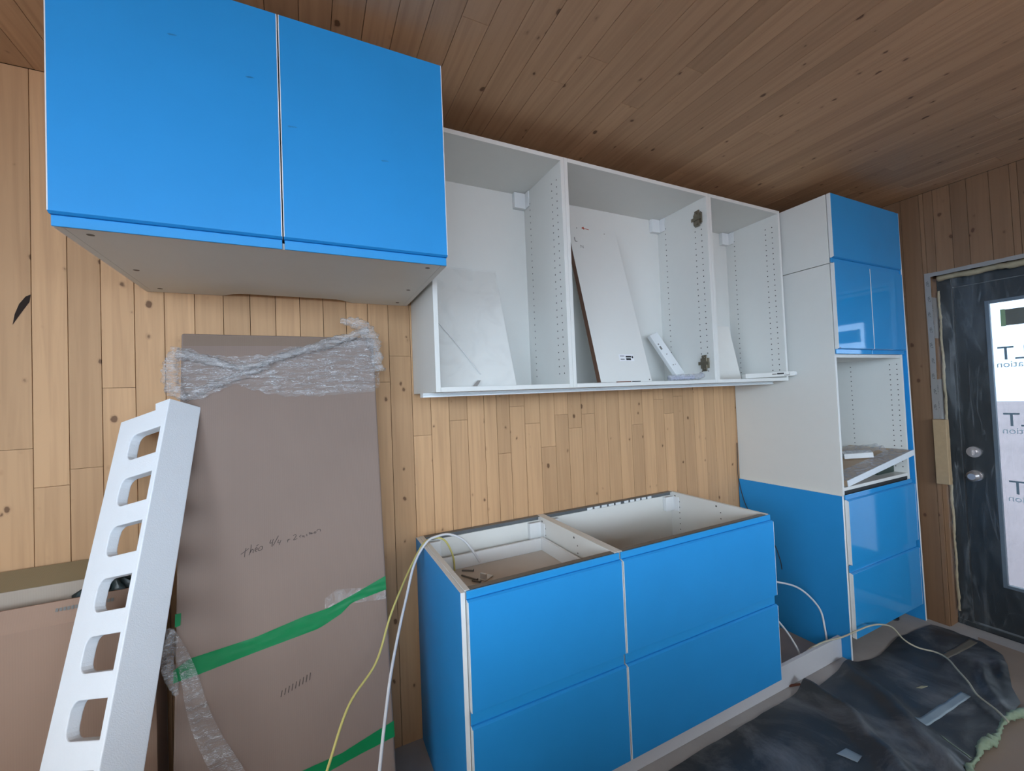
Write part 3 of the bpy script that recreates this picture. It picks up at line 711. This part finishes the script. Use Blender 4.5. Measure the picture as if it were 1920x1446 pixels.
o = MB().box(-46.9, -45.0, -13.5, -13.2, 60.43, 60.6).build('offcut', INK, bevel=.03); tag(o, 'small blackened offcut right of the brown offcut on the cupboard floor', 'offcut')
o = MB().grid(lambda u, v: (-55.6+u*3.6, -13.8+v*1.3, 60.45+.18*abs(noise.noise(Vector((u*3, v*3, 1))))), 8, 5).build('paper_scrap', WHITE_EDGE, smooth=True, fix=False); tag(o, 'white paper scrap at the foot of the leaning board', 'paper')
b3, P3_ = lean_board('paper_wrapped_shelf', -23.6, -4.0, 74.3, -2.2, 60.5, -5.0, .7, [plain('creased_paper', 'E6E4DE', .7, var=.03, bump=.6, bscale=18)])
tag(b3, 'paper-wrapped white shelf leaning inside the right open wall cupboard', 'shelf board')
tb = empty('carton_tube', (-7, -15, 61), 'slim white printed carton sticking out past the right wall cupboard', 'carton')
A, B_ = Vector((-15.0, -13.4, 60.45)), Vector((-1.35, -15.9, 60.75)); d = (B_-A).normalized(); s_ = Vector((-d.y, d.x, 0)).normalized()*-1; u_ = Vector((0, 0, 1))
m = MB(); P = [A+d*t*(B_-A).length+s_*w_+u_*h for t in (0, 1) for w_ in (-.55, .55) for h in (0, 1.05)]
m.add(P, [(0, 1, 3, 2), (4, 6, 7, 5), (0, 4, 5, 1), (2, 3, 7, 6), (0, 2, 6, 4), (1, 5, 7, 3)]); m.build('carton', WHITE, tb, bevel=.12)
Ln = (B_-A).length
def side(t0, t1, h0, h1): return [A+d*t+s_*(.56 if s_.y < 0 else -.56)+u_*h for t, h in ((t0, h0), (t1, h0), (t1, h1), (t0, h1))]
MB().add(side(Ln-5.2, Ln-3.2, .5, .85), [(0, 1, 2, 3)]).build('print_block', INK, tb, fix=False)
MB().add(side(Ln-3.2, Ln-1.5, .18, .36), [(0, 1, 2, 3)]).add(side(Ln-6.6, Ln-5.3, .5, .7), [(0, 1, 2, 3)]).add(side(Ln-2.8, Ln-2.6, .6, .75), [(0, 1, 2, 3)]).add(side(Ln-1.8, Ln-1.5, .6, .75), [(0, 1, 2, 3)]).build('print_lines', GREY_INK, tb, kind='stuff', fix=False)
MB().cyl(B_+u_*.52, B_+d*.75+u_*.52, .5, 16).build('end_plug', WHITE_EDGE, tb, bevel=.05)

# --- in the oven opening
mx = Matrix.Translation((2.2, -23.9, 36.2)) @ Matrix.Rotation(math.radians(-3.2), 4, 'Z') @ Matrix.Rotation(math.radians(-9.6), 4, 'Y')
ts = empty('wrapped_board', (15, -18, 36.2), 'film-wrapped beige board with white edge lying tilted in the oven opening', 'board')
MB().box(0, 26.4, 0, 13.5, 0.05, 1.25, mx=mx).build('board', plain('beige_board', 'B49C82', .6, var=.06), ts, bevel=.04)
MB().box(-.05, 26.5, -.16, -.02, 0.02, 1.35, mx=mx).build('edge_strip', plain('foil_edge', 'DDE4EA', .25, var=.06, scale=60, bump=.4, bscale=120), ts)
MB().grid(lambda u, v: mx @ Vector((u*26.4, -.1+v*4.2, 1.34+.12*abs(noise.noise(Vector((u*30, v*3, 2)))))), 60, 8).build('shrink_film', POLY, ts, smooth=True, fix=False)
mq = mx @ Matrix.Translation((13.5, 7.6, 1.55)) @ Matrix.Rotation(math.radians(-50), 4, 'Z')
pk = empty('fitting_packet', tuple(mq @ Vector((4, 1, 0))), 'white cardboard sleeve in a clear bag lying on the tilted board', 'packet')
m = MB().box(0, 5.6, 0, 2.6, 0, .08, mx=mq).box(0, 5.6, 0, 2.6, 1.15, 1.23, mx=mq).box(0, 5.6, 0, .08, .08, 1.15, mx=mq).box(0, 5.6, 2.52, 2.6, .08, 1.15, mx=mq)
m.build('sleeve', WHITE_EDGE, pk)
MB().grid(lambda u, v: mq @ Vector((.5+u*8, .2+v*9.5, 1.4-1.0*max(0, v-.3)*1.2+.5*noise.noise(Vector((u*6, v*4, 4)))*(.3+u))), 36, 18).build('poly_bag', POLY, pk, smooth=True, fix=False)
o = MB().box(20.5, 28.2, -21.5, -16, 36.13, 38.4).build('green_packet', GREENBOX, bevel=.1); tag(o, 'dark green packet on the shelf under the tilted board', 'packet')
o = MB().box(14.5, 18.2, -20.6, -19.8, 36.13, 36.5).box(17.2, 18.0, -20.9, -19.6, 36.5, 36.75).build('metal_fitting', STEEL, bevel=.05); tag(o, 'small metal fitting on the shelf under the tilted board', 'fitting')
# --- debris in the left drawer
for (x_, y_, a_, l_) in ((-78.2, -5.2, -35, 2.0), (-78.9, -8.0, -62, 3.4), (-78.4, -9.9, -50, 1.5)):
    mm = Matrix.Translation((x_, y_, 28.95)) @ Matrix.Rotation(math.radians(a_), 4, 'Z')
    o = MB().box(-l_/2, l_/2, -.11, .11, 0, .2, mx=mm).box(l_/2, l_/2+.12, -.2, .2, 0, .3, mx=mm).build('dowel_pin', GREY_INK)
    tag(o, {2.0: 'dark pin nearest the back of the left base cupboard drawer', 3.4: 'longest dark pin, near the left side of the open drawer', 1.5: 'shortest dark pin near the front of the open drawer'}[l_], 'pin', 'loose pins in the open drawer')
mm = Matrix.Translation((-76.4, -9.4, 28.95)) @ Matrix.Rotation(math.radians(30), 4, 'Z')
o = MB().box(-1.1, 1.1, -.6, .6, 0, .15, mx=mm).box(-.9, -.5, -.6, .6, .15, 1.0, mx=mm).build('plastic_clip', WHITE_EDGE, bevel=.05); tag(o, 'small white plastic clip lying in the open drawer', 'clip')

# ================================================================== LARGE LEANING CARTON
bxr = empty('flat_carton', (-104.8, -11, 0.05), 'tall brown flat carton leaning on the back wall, wrapped at the top', 'carton')
LEAN = 10.0/69.2
def yF(z): return -4.0-(69.2-z)*LEAN
n_out = Vector((0, -1, LEAN)).normalized()
def bf(x, z, off=0.0): return Vector((x, yF(z), z))+n_out*off
f_t, f_b = (yF(69.0), 69.0), (yF(.45), .45); bk = -n_out*3.0
prof = [f_b, (f_b[0]+bk.y, f_b[1]+bk.z), (f_t[0]+bk.y, f_t[1]+bk.z), (f_t[0]+bk.y*.15, f_t[1]+bk.z*.15+.12), f_t]
MB().prism(prof, -117.35, -92.35).build('carton_body', CARD, bxr, bevel=.25)
MB().add([bf(-117.1, 68.85, .03), bf(-95.9, 68.75, .03), bf(-95.9, 67.6, .03), bf(-117.1, 67.3, .03)], [(0, 1, 2, 3)]).build('top_fold', cardboard('worn_fold', '857264'), bxr, fix=False)
def strip(name, top, botm, mat, off=.05, n=40, wr=.05, sm=True):
    def ip(pts, t):
        xs = [p[0] for p in pts]; x_ = xs[0]+(xs[-1]-xs[0])*t
        for (a_, b_), (c_, d_) in zip(pts[:-1], pts[1:]):
            if a_ <= x_ <= c_: return x_, b_+(d_-b_)*(x_-a_)/max(1e-6, c_-a_)
        return pts[-1]
    def fn(u, v):
        xa, za = ip(top, u); xb, zb = ip(botm, u); x_, z_ = xa+(xb-xa)*v, za+(zb-za)*v
        return bf(x_, z_, off+wr*noise.noise(Vector((x_*1.2, z_*2.2, 0))))
    return MB().grid(fn, n, 8).build(name, mat, bxr, smooth=sm, fix=False)
strip('green_tape', [(-117.45, 27.3), (-115.9, 28.2), (-108.9, 28.8), (-103.3, 29.9), (-100.3, 30.2), (-97.1, 31.2), (-92.4, 32.8)],
      [(-117.45, 25.9), (-115.4, 26.1), (-108.9, 27.0), (-101.5, 27.9), (-98.6, 29.1), (-97.2, 30.2), (-92.4, 30.9)], GREEN, .07)
strip('green_tape', [(-106.5, 11.0), (-104.4, 11.6), (-99.3, 11.9), (-95.1, 12.9), (-92.3, 13.5)], [(-106.5, 9.4), (-101.9, 10.2), (-96.6, 11.0), (-92.3, 11.5)], GREEN, .07)
MB().add([bf(-117.4, 33.6, .06), bf(-116.8, 33.6, .06), bf(-116.85, 32.2, .06), bf(-117.4, 32.1, .06)], [(0, 1, 2, 3)]).build('green_tape', GREEN, bxr, fix=False)
strip('clear_tape', [(-100.7, 31.5), (-99.1, 32.4), (-96, 31.9), (-92.5, 31.6)], [(-100.7, 30.3), (-98, 30.2), (-92.5, 29.6)], CLEARTAPE, .04)
# stretch film round the top
def wrap1(u, v):
    x_ = -117.9+u*26.3
    T_ = [(-117.9, 67.2), (-116.5, 66.9), (-114.9, 66.1), (-111.9, 65.8), (-107.3, 66.0), (-104.2, 67.4), (-101, 67.0), (-97.1, 68.5), (-94.6, 70.0), (-92.3, 69.6), (-91.6, 67.6)]
    B2 = [(-117.9, 61.4), (-116.9, 60.0), (-114.9, 59.9), (-111.2, 62.0), (-108.7, 60.8), (-104.7, 59.9), (-99, 59.9), (-92.7, 60.2), (-91.6, 61.5)]
    def ip(pts):
        for (a_, b_), (c_, d_) in zip(pts[:-1], pts[1:]):
            if a_ <= x_ <= c_: return b_+(d_-b_)*(x_-a_)/(c_-a_)
        return pts[-1][1]
    t_, b_ = ip(T_), ip(B2); z_ = t_+(b_-t_)*v
    o_ = .22+.30*abs(noise.noise(Vector((x_*.35, z_*1.6, 1))))+.16*abs(noise.noise(Vector((x_*1.3, z_*3.2, 7))))
    edge = max(0, -117.3-x_)+max(0, x_+92.4)
    return bf(x_, z_+.35*noise.noise(Vector((x_*.9, 5, v))), o_-edge*1.2)
MB().grid(wrap1, 150, 46).build('stretch_film', WRAP, bxr, smooth=True, fix=False)
MB().tube([bf(-117.6, 66.2, .5), bf(-113.7, 65.0, .6), bf(-111.2, 64.2, .75), bf(-108.7, 64.4, .75), bf(-104.6, 66.0, .7), bf(-100.2, 67.4, .7), bf(-96.4, 68.8, .6), bf(-93.1, 70.3, .4)],
          lambda t: .75-.35*abs(math.sin(t*4.2)), 10, 10, .75).build('film_rope', TWIST, bxr, smooth=True)
MB().tube([bf(-97.2, 71.6, .1), bf(-95.2, 71.4, .3), bf(-93.9, 70.7, .5), bf(-92.8, 69.2, .5), bf(-92.1, 66.8, .4), bf(-92.0, 63.5, .3)], lambda t: .35+.7*math.sin(min(1, t*1.25)*math.pi*.75), 12, 10, .9).build('film_bunch', WRAP, bxr, smooth=True)
MB().tube([bf(-117.9, 67.0, .3), bf(-118.1, 64.8, .5), bf(-118.3, 62.8, .5), bf(-117.7, 61.0, .5), bf(-116.6, 60.2, .4)], lambda t: .4+.5*math.sin(t*math.pi), 12, 10, .9).build('film_bunch', WRAP, bxr, smooth=True)
MB().tube([bf(-117.0, 60.0, .5), bf(-113.5, 61.8, .45), bf(-110, 63.2, .5), bf(-107, 64.6, .6)], .5, 10, 10, .9).build('film_bunch', WRAP, bxr, smooth=True)
MB().add([bf(-107.2, 64.0, .5), bf(-106.2, 64.0, .5), bf(-106.1, 61.2, .4), bf(-106.6, 61.6, .4)], [(0, 1, 2, 3)]).build('film_tab', WRAP, bxr, fix=False)
# torn strip of film trailing down the left edge
def wrap2(u, v):
    z_ = 32.2-v*22; xa = -117.5+v*8.6+.3*math.sin(v*9); wdt = 1.0+2.6*v
    x_ = xa-wdt*(1-u)
    return bf(x_, z_, .25+.35*abs(noise.noise(Vector((u*4, v*9, 3))))+.3*math.sin(u*9)*.4)
MB().grid(wrap2, 14, 70).build('stretch_film', WRAP, bxr, smooth=True, fix=False)
MB().tube([bf(-117.6, 32.0, .3), bf(-118.1, 29.5, .2), bf(-117.6, 26.4, .2), bf(-117.0, 24.6, .3)], lambda t: .15+.5*math.sin(t*math.pi), 10, 8, .9).build('film_bunch', WRAP, bxr, smooth=True)
# pencilled note
SK = .00608
def hw(px, py): return (-110.55+(px-120)*SK, 40.55-(py-280)*SK*1.0)
STR = [[(120, 490), (200, 440), (265, 395)], [(215, 380), (195, 450), (185, 560)], [(310, 325), (300, 430), (268, 535)], [(285, 500), (325, 430), (350, 440), (345, 505)],
       [(385, 455), (420, 440), (415, 405), (390, 420), (385, 470), (420, 490)], [(405, 375), (450, 345)], [(470, 415), (440, 450), (465, 480), (515, 455), (520, 400), (480, 400)],
       [(690, 290), (665, 360), (720, 350)], [(735, 285), (715, 360), (705, 440)], [(835, 230), (780, 330), (730, 415)], [(840, 320), (820, 375), (870, 370)], [(885, 330), (860, 390), (845, 425)],
       [(1005, 360), (1070, 340)], [(1030, 335), (1015, 400)], [(1130, 280), (1175, 262), (1190, 295), (1135, 375), (1215, 355)],
       [(1290, 290), (1260, 320), (1280, 340)], [(1310, 300), (1320, 340), (1350, 315), (1355, 360)], [(1405, 290), (1410, 335)], [(1450, 280), (1480, 265), (1470, 310), (1510, 275), (1505, 310), (1540, 285)],
       [(1555, 300), (1580, 270), (1605, 290), (1570, 310)], [(1625, 270), (1630, 240), (1690, 230), (1695, 280)]]
m = MB()
for s in STR: m.tube([bf(*hw(*p), .03) for p in s], .035, 5, 4)
m.build('handwriting', PENCIL, bxr, kind='stuff')
m = MB()
for k in range(9): m.tube([bf(-106.2+k*.42, 20.9+.12*k, .02), bf(-106.05+k*.42, 21.6+.14*k, .02)], .045, 5, 2)
m.build('scrape_marks', PENCIL, bxr, kind='stuff')

# ------------------------------------------------------------------ polystyrene channel
P1 = Vector((-117.791, -8.0, 60.18)); ax = Vector((-0.06174, -0.38580, -0.92052)).normalized()
wv = Vector((-0.72670, 0.64958, -0.22351)); wv = (wv-ax*wv.dot(ax)).normalized(); vv = Vector((0.68418, 0.65514, -0.32046)); vv = (vv-ax*vv.dot(ax)-wv*vv.dot(wv)).normalized()
P1 = P1 - vv*0.0
W1, W2, TH, LEN = 8.74, 4.0, 1.15, 62.9
def plate():
    bm = bmesh.new()
    loops = []
    outer = [(0, 0), (2.6, 0.0), (2.35, .95), (W1, .95), (W1, LEN), (0, LEN)]
    loops.append(outer)
    for i in range(11):
        t0 = 3.5+5.6*i; t1 = t0+3.3; wa, wb = .75, 6.0; rr = 1.0
        if t1 > LEN-1.5: break
        pts = [(wa, t0), (wb-rr, t0)]
        for k in range(1, 5): an = math.pi/2*k/4; pts.append((wb-rr+rr*math.sin(an), t0+rr-rr*math.cos(an)))
        pts += [(wb, t1-rr)]
        for k in range(1, 5): an = math.pi/2*k/4; pts.append((wb-rr+rr*math.cos(an), t1-rr+rr*math.sin(an)))
        pts += [(wa, t1)]
        loops.append(pts)
    edges = []
    for lp in loops:
        vs = [bm.verts.new(P1+wv*w_+ax*t_) for w_, t_ in lp]
        edges += [bm.edges.new((vs[i], vs[(i+1) % len(vs)])) for i in range(len(vs))]
    bmesh.ops.triangle_fill(bm, use_beauty=True, use_dissolve=False, edges=edges)
    ex = bmesh.ops.extrude_face_region(bm, geom=list(bm.faces))
    bmesh.ops.translate(bm, vec=vv*TH, verts=[g for g in ex['geom'] if isinstance(g, bmesh.types.BMVert)])
    # flange
    q = [P1+wv*w_+ax*t_+vv*v_ for t_ in (0, LEN) for w_ in (-.02, .75) for v_ in (-.02, W2)]
    vs = [bm.verts.new(p) for p in q]
    for f in ((0, 1, 3, 2), (4, 6, 7, 5), (0, 4, 5, 1), (2, 3, 7, 6), (0, 2, 6, 4), (1, 5, 7, 3)): bm.faces.new([vs[i] for i in f])
    bmesh.ops.recalc_face_normals(bm, faces=bm.faces)
    bm.verts.index_update()
    mm = MB(); mm.v = [v.co.copy() for v in bm.verts]; mm.f = [[v.index for v in f.verts] for f in bm.faces]; mm.mi = [0]*len(mm.f); bm.free()
    return mm
o = plate().build('polystyrene_channel', FOAM, bevel=.1)
tag(o, 'long white polystyrene packing channel with slots leaning on the tall flat carton', 'packing')

# ------------------------------------------------------------------ open carton behind it, with a bag
oc = empty('open_carton', (-134, -6, 0.05), 'open shallow tan carton on the floor at the far left', 'carton')
XA, XB = -152.0, -119.6
MB().prism([(-8.3, .05), (-8.0, .05), (-8.0, 35.0), (-7.3, 36.6), (-7.2, 37.2), (-7.5, 37.25), (-8.1, 35.4), (-8.3, 34.9)], XA, XB).build('front_panel', CARD2, oc, bevel=.05)
MB().box(XA, XB, -4.3, -4.05, .05, 38.3).build('back_panel', CARD_PALE, oc)
MB().prism([(-4.2, 38.32), (-4.0, 38.25), (-0.5, 39.5), (-0.6, 39.75)], XA, -127.0).build('flap', CARD_OLIVE, oc, bevel=.03)
MB().box(XB-.25, XB, -8.0, -4.3, .05, 34).build('end_panel', CARD2, oc)
m = MB()
for k in range(9): m.add([(-128.6+k*.33, -7.92, 36.2), (-128.36+k*.33, -7.92, 36.2), (-128.36+k*.33, -7.78, 36.55), (-128.6+k*.33, -7.78, 36.55)], [(0, 1, 2, 3)])
for k in range(5): m.add([(-125.1+k*.33, -7.92, 36.2), (-124.86+k*.33, -7.92, 36.2), (-124.86+k*.33, -7.78, 36.55), (-125.1+k*.33, -7.78, 36.55)], [(0, 1, 2, 3)])
m.build('carton_print', GREY_INK, oc, kind='stuff', fix=False)
def bagf(u, v):
    th = u*2*math.pi; ph = v*math.pi
    r_ = 1+.28*noise.noise(Vector((math.cos(th)*2, math.sin(th)*2, ph*2)))+.1*noise.noise(Vector((math.cos(th)*6, math.sin(th)*6, ph*6)))
    return (-124.4+4.6*r_*math.sin(ph)*math.cos(th), -6.05+1.55*min(r_, 1.05)*math.sin(ph)*math.sin(th), 33.2+4.6*r_*math.cos(ph))
o = MB().grid(bagf, 40, 24).build('refuse_bag', BAG, smooth=True); tag(o, 'dark green plastic bag stuffed in the open carton', 'bag')

# ================================================================== FLOOR
OUT = [(-53.5, -24.7), (-41.7, -24.4), (-26.9, -24.3), (-17.0, -24.2), (-16.2, -25.3), (-9, -24.6), (-4.5, -24.3), (-0.9, -24.6), (2.5, -25.6), (6.5, -25.9), (17.5, -24.6), (30.4, -25.8), (31.1, -29.6),
       (30.5, -34.1), (27.8, -38.0), (23.8, -39.7), (15.8, -42.3), (11.3, -44.5), (4.1, -44.8), (-6.1, -45.4), (-15.8, -45.4), (-22, -52), (-30, -80), (-150, -88), (-150, -30), (-112, -27), (-80, -25.2)]
RID = [([(-17.5, -24.2), (-17.9, -29.1), (-18.9, -32.9), (-21.0, -36.8), (-24.6, -41.0), (-29, -48)], 2.3, 2.2), ([(-3.0, -24.3), (-5.8, -27.7), (-7.4, -31.8), (-10.5, -36.1), (-14, -41), (-17, -45)], 1.9, 2.0),
       ([(20, -37.2), (13, -39.5), (7, -43.5)], .9, 1.0), ([(24, -38.6), (18, -40.6)], 1.1, .9), ([(-11, -39.5), (-13, -45)], 0.8, 1.1), ([(-60, -30), (-52, -40), (-48, -76)], 1.0, 2.5)]
def seg(p, a, b):
    ab = (b[0]-a[0], b[1]-a[1]); t = max(0, min(1, ((p[0]-a[0])*ab[0]+(p[1]-a[1])*ab[1])/(ab[0]**2+ab[1]**2+1e-9)))
    q = (a[0]+ab[0]*t, a[1]+ab[1]*t); return math.hypot(p[0]-q[0], p[1]-q[1]), q
def inside(x_, y_):
    c = False; j = len(OUT)-1
    for i in range(len(OUT)):
        (xi, yi), (xj, yj) = OUT[i], OUT[j]
        if (yi > y_) != (yj > y_) and x_ < (xj-xi)*(y_-yi)/(yj-yi)+xi: c = not c
        j = i
    return c
def tarp_h(x_, y_):
    h = .10+.16*(noise.noise(Vector((x_*.16, y_*.16, 0)))+.3)+.14*noise.noise(Vector((x_*.35+y_*.2, y_*.5-x_*.1, 4)))
    for pts, amp, wid in RID:
        d_ = min(seg((x_, y_), a_, b_)[0] for a_, b_ in zip(pts[:-1], pts[1:]))
        if d_ < wid*3: h += amp*math.exp(-(d_/wid)**2*1.4)*(0.75+.5*noise.noise(Vector((x_*.2, y_*.2, 8))))
    return max(.05, h)
ST = .6; cells = {}; m = MB()
ix0, ix1, iy0, iy1 = int(-150/ST), int(32/ST), int(-88/ST), int(-24/ST)+1
keep = [(i, j) for i in range(ix0, ix1) for j in range(iy0, iy1) if inside((i+.5)*ST, (j+.5)*ST)]
ks = set(keep); vid = {}
def tv(i, j):
    if (i, j) not in vid:
        x_, y_ = i*ST, j*ST
        if not all(c in ks for c in ((i, j), (i-1, j), (i, j-1), (i-1, j-1))):
            best = min((seg((x_, y_), OUT[k], OUT[(k+1) % len(OUT)]) for k in range(len(OUT))), key=lambda t: t[0])
            if best[0] < ST*1.2: x_, y_ = best[1]
        vid[(i, j)] = len(m.v); m.v.append(Vector((x_, y_, tarp_h(x_, y_))))
    return vid[(i, j)]
for (i, j) in keep: m.f.append([tv(i, j), tv(i+1, j), tv(i+1, j+1), tv(i, j+1)]); m.mi.append(0)
o = m.build('floor_tarp', TARP, smooth=True, fix=False); tag(o, 'dusty black plastic sheet rucked into folds over the floor', 'plastic sheet')
kp = [(-30, -81), (-21.0, -51.5), (-15.4, -45), (-6, -45), (4.3, -44.4), (11.2, -44.1), (15.7, -41.9), (23.6, -39.3), (27.4, -37.6), (30.2, -33.8), (32.6, -33), (32.6, -100), (-30, -100)]
o = MB().prism([(a_, b_) for a_, b_ in kp], .0, .06, axis=2).build('floor_paper', KRAFT); tag(o, 'beige protective paper on the floor in front of the door', 'floor covering')
def flat(name, pts, mat, label, cat, dz=.06, group=None):
    P_ = [Vector((x_, y_, tarp_h(x_, y_)+dz)) for x_, y_ in pts]
    m_ = MB().grid(lambda u, v: (lambda q: (q.x, q.y, tarp_h(q.x, q.y)+dz))((P_[0]*(1-u)+P_[1]*u)*(1-v)+(P_[3]*(1-u)+P_[2]*u)*v), 4, 24)
    o_ = m_.build(name, mat, smooth=True, fix=False, solid=.03); tag(o_, label, cat, group); return o_
flat('tape_strip', [(-9.7, -37.7), (-10.4, -39.2), (5.9, -39.8), (6.2, -38.4)], DUCT, 'pale silver tape strip stuck on the black sheet', 'tape', .05)
flat('tape_strip', [(17.2, -31.9), (16.3, -33.2), (29.3, -33.9), (29.6, -32.5)], BROWN_TAPE, 'dull brown tape strip on the black sheet near the door', 'tape', .05)
flat('tape_scrap', [(-10.6, -41.3), (-11.2, -41.7), (-12.6, -45.2), (-11.9, -45.3)], MINT, 'short pale green tape scrap on the black sheet', 'tape', .1)
flat('flake', [(.6, -34.0), (1.3, -34.6), (3.0, -34.9), (2.2, -34.2)], plain('pale_flake', 'A3A287', .7), 'pale flake lying on the black sheet', 'debris')
flat('flake', [(-28.4, -35.0), (-26.0, -35.2), (-25.6, -37.2), (-27.4, -37.4)], DUCT, 'grey-blue scrap lying on the black sheet near the base cupboards', 'debris')
flat('sliver', [(-16.3, -28.2), (-16.0, -28.3), (-16.8, -31.2), (-17.0, -31.1)], plain('pale_sliver', 'B5ADA2', .7), 'thin pale wood sliver on the sheet fold', 'debris')
o = MB().box(-19.4, -16.9, -22.95, -22.65, .01, .3, mx=Rz(-18, (-18, -22.8, 0))).build('wood_wedge', CHIP, bevel=.03); tag(o, 'reddish wood chip beside the white plinth', 'debris')
pth = [(-19, -50), (-16.5, -47.2), (-14.6, -45.7), (-11, -45.6), (-8.1, -45.2), (-5, -45.5), (-2.1, -45.3), (1.7, -45.0), (5.3, -45.2), (9, -46.0), (13, -47.5)]
o = MB().tube([(x_, y_, (tarp_h(x_, y_) if y_ > -45.4 else .1)+.45+.15*math.sin(i*1.9)) for i, (x_, y_) in enumerate(pth)], lambda t: .55*(.75+.35*math.sin(t*17)), 9, 10, 1.1).build('crumpled_tape', MINT, smooth=True)
tag(o, 'long crumpled pale green masking tape at the edge of the black sheet', 'tape')

# ------------------------------------------------------------------ cables
def cable(name, pts, r_, mat, label):
    o_ = MB().tube(pts, r_, 8, 8).build(name, mat, smooth=True); tag(o_, label, 'cable'); return o_
cable('cable', [(-75.3, -3.6, 29.4), (-76.6, -3.9, 31.6), (-78.6, -4.4, 34.2), (-81.0, -4.6, 35.55), (-83.2, -5.0, 35.75), (-85.2, -5.6, 35.3), (-87.6, -7.2, 32.9), (-89.6, -10, 29.2), (-91.6, -13.5, 25.8), (-93.6, -18, 22.6),
                (-95.9, -24, 17.0), (-97.8, -29.5, 11), (-98.6, -33, 5), (-99.5, -35, .9)], .2, CAB_W, 'white cable hanging out of the left base cupboard')
cable('cable', [(-80.0, -3.7, 28.8), (-80.3, -4.0, 31.5), (-81.6, -4.3, 34.4), (-83.4, -4.6, 35.4), (-85.6, -5.3, 35.1), (-88.3, -7.0, 32.2), (-90.8, -10.6, 30.2), (-92.6, -13, 28.2), (-95.0, -16.5, 24.8), (-98.6, -20, 22.9), (-101.2, -24, 19.5),
                (-104.2, -29, 15.5), (-106, -33, 8), (-107, -35, .9)], .15, CAB_Y, 'yellow cable hanging out of the left base cupboard')
cable('cable', [(-23.5, -15, 14.5), (-18, -15.5, 17.4), (-12.4, -17.0, 16.5), (-5.6, -17.4, 13.6), (-1.3, -18.6, 9.0), (-1.4, -19.6, 5.2), (-2.3, -20.3, 1.4), (-5, -20.2, .2), (-11, -19, .2)], .2, CAB_W, 'white cable looping out beside the tall cupboard')
cable('cable', [(-22.5, -17, 13.5), (-18.2, -18.4, 12.0), (-15.0, -19.0, 8.8), (-12.2, -19.3, 5.0), (-10.9, -19.6, 2.2), (-11, -19.2, .3), (-14, -18.6, .2), (-20, -17.5, .2)], .2, CAB_W, 'short white cable dropping behind the right base cupboard')
cable('cable', [(-14, -20.0, .3), (-10.4, -21.0, 3.5), (-8.5, -21.9, 4.65), (-5.5, -22.2, 4.75), (-2.6, -23.6, 5.4), (-.2, -25.6, 7.2), (2.6, -26.3, 7.6), (6.2, -26.6, 7.0), (10.2, -26.8, 5.4), (13.0, -27.5, 2.4), (14.9, -29.0, .9), (16.3, -31.5, .75), (15.6, -33.5, .75), (12.5, -36.0, .8), (9.3, -38.5, .9),
                (6.0, -40.6, 1.0), (3.6, -43.6, 1.1), (1.2, -45.6, 1.3)], .17, CAB_BEIGE, 'beige cable running over the plinth and across the black sheet')
cable('cable', [(-0.9, -0.5, 44), (-0.95, -0.45, 39.8), (-.95, -.5, 34.4), (-.95, -2.2, 27.9), (-.95, -5.6, 23.4), (-.95, -9.0, 20.1), (-.95, -10.3, 16.6), (-.95, -10.6, 14.5)], .1, CAB_K, 'thin black cable hanging down the side of the tall cupboard')
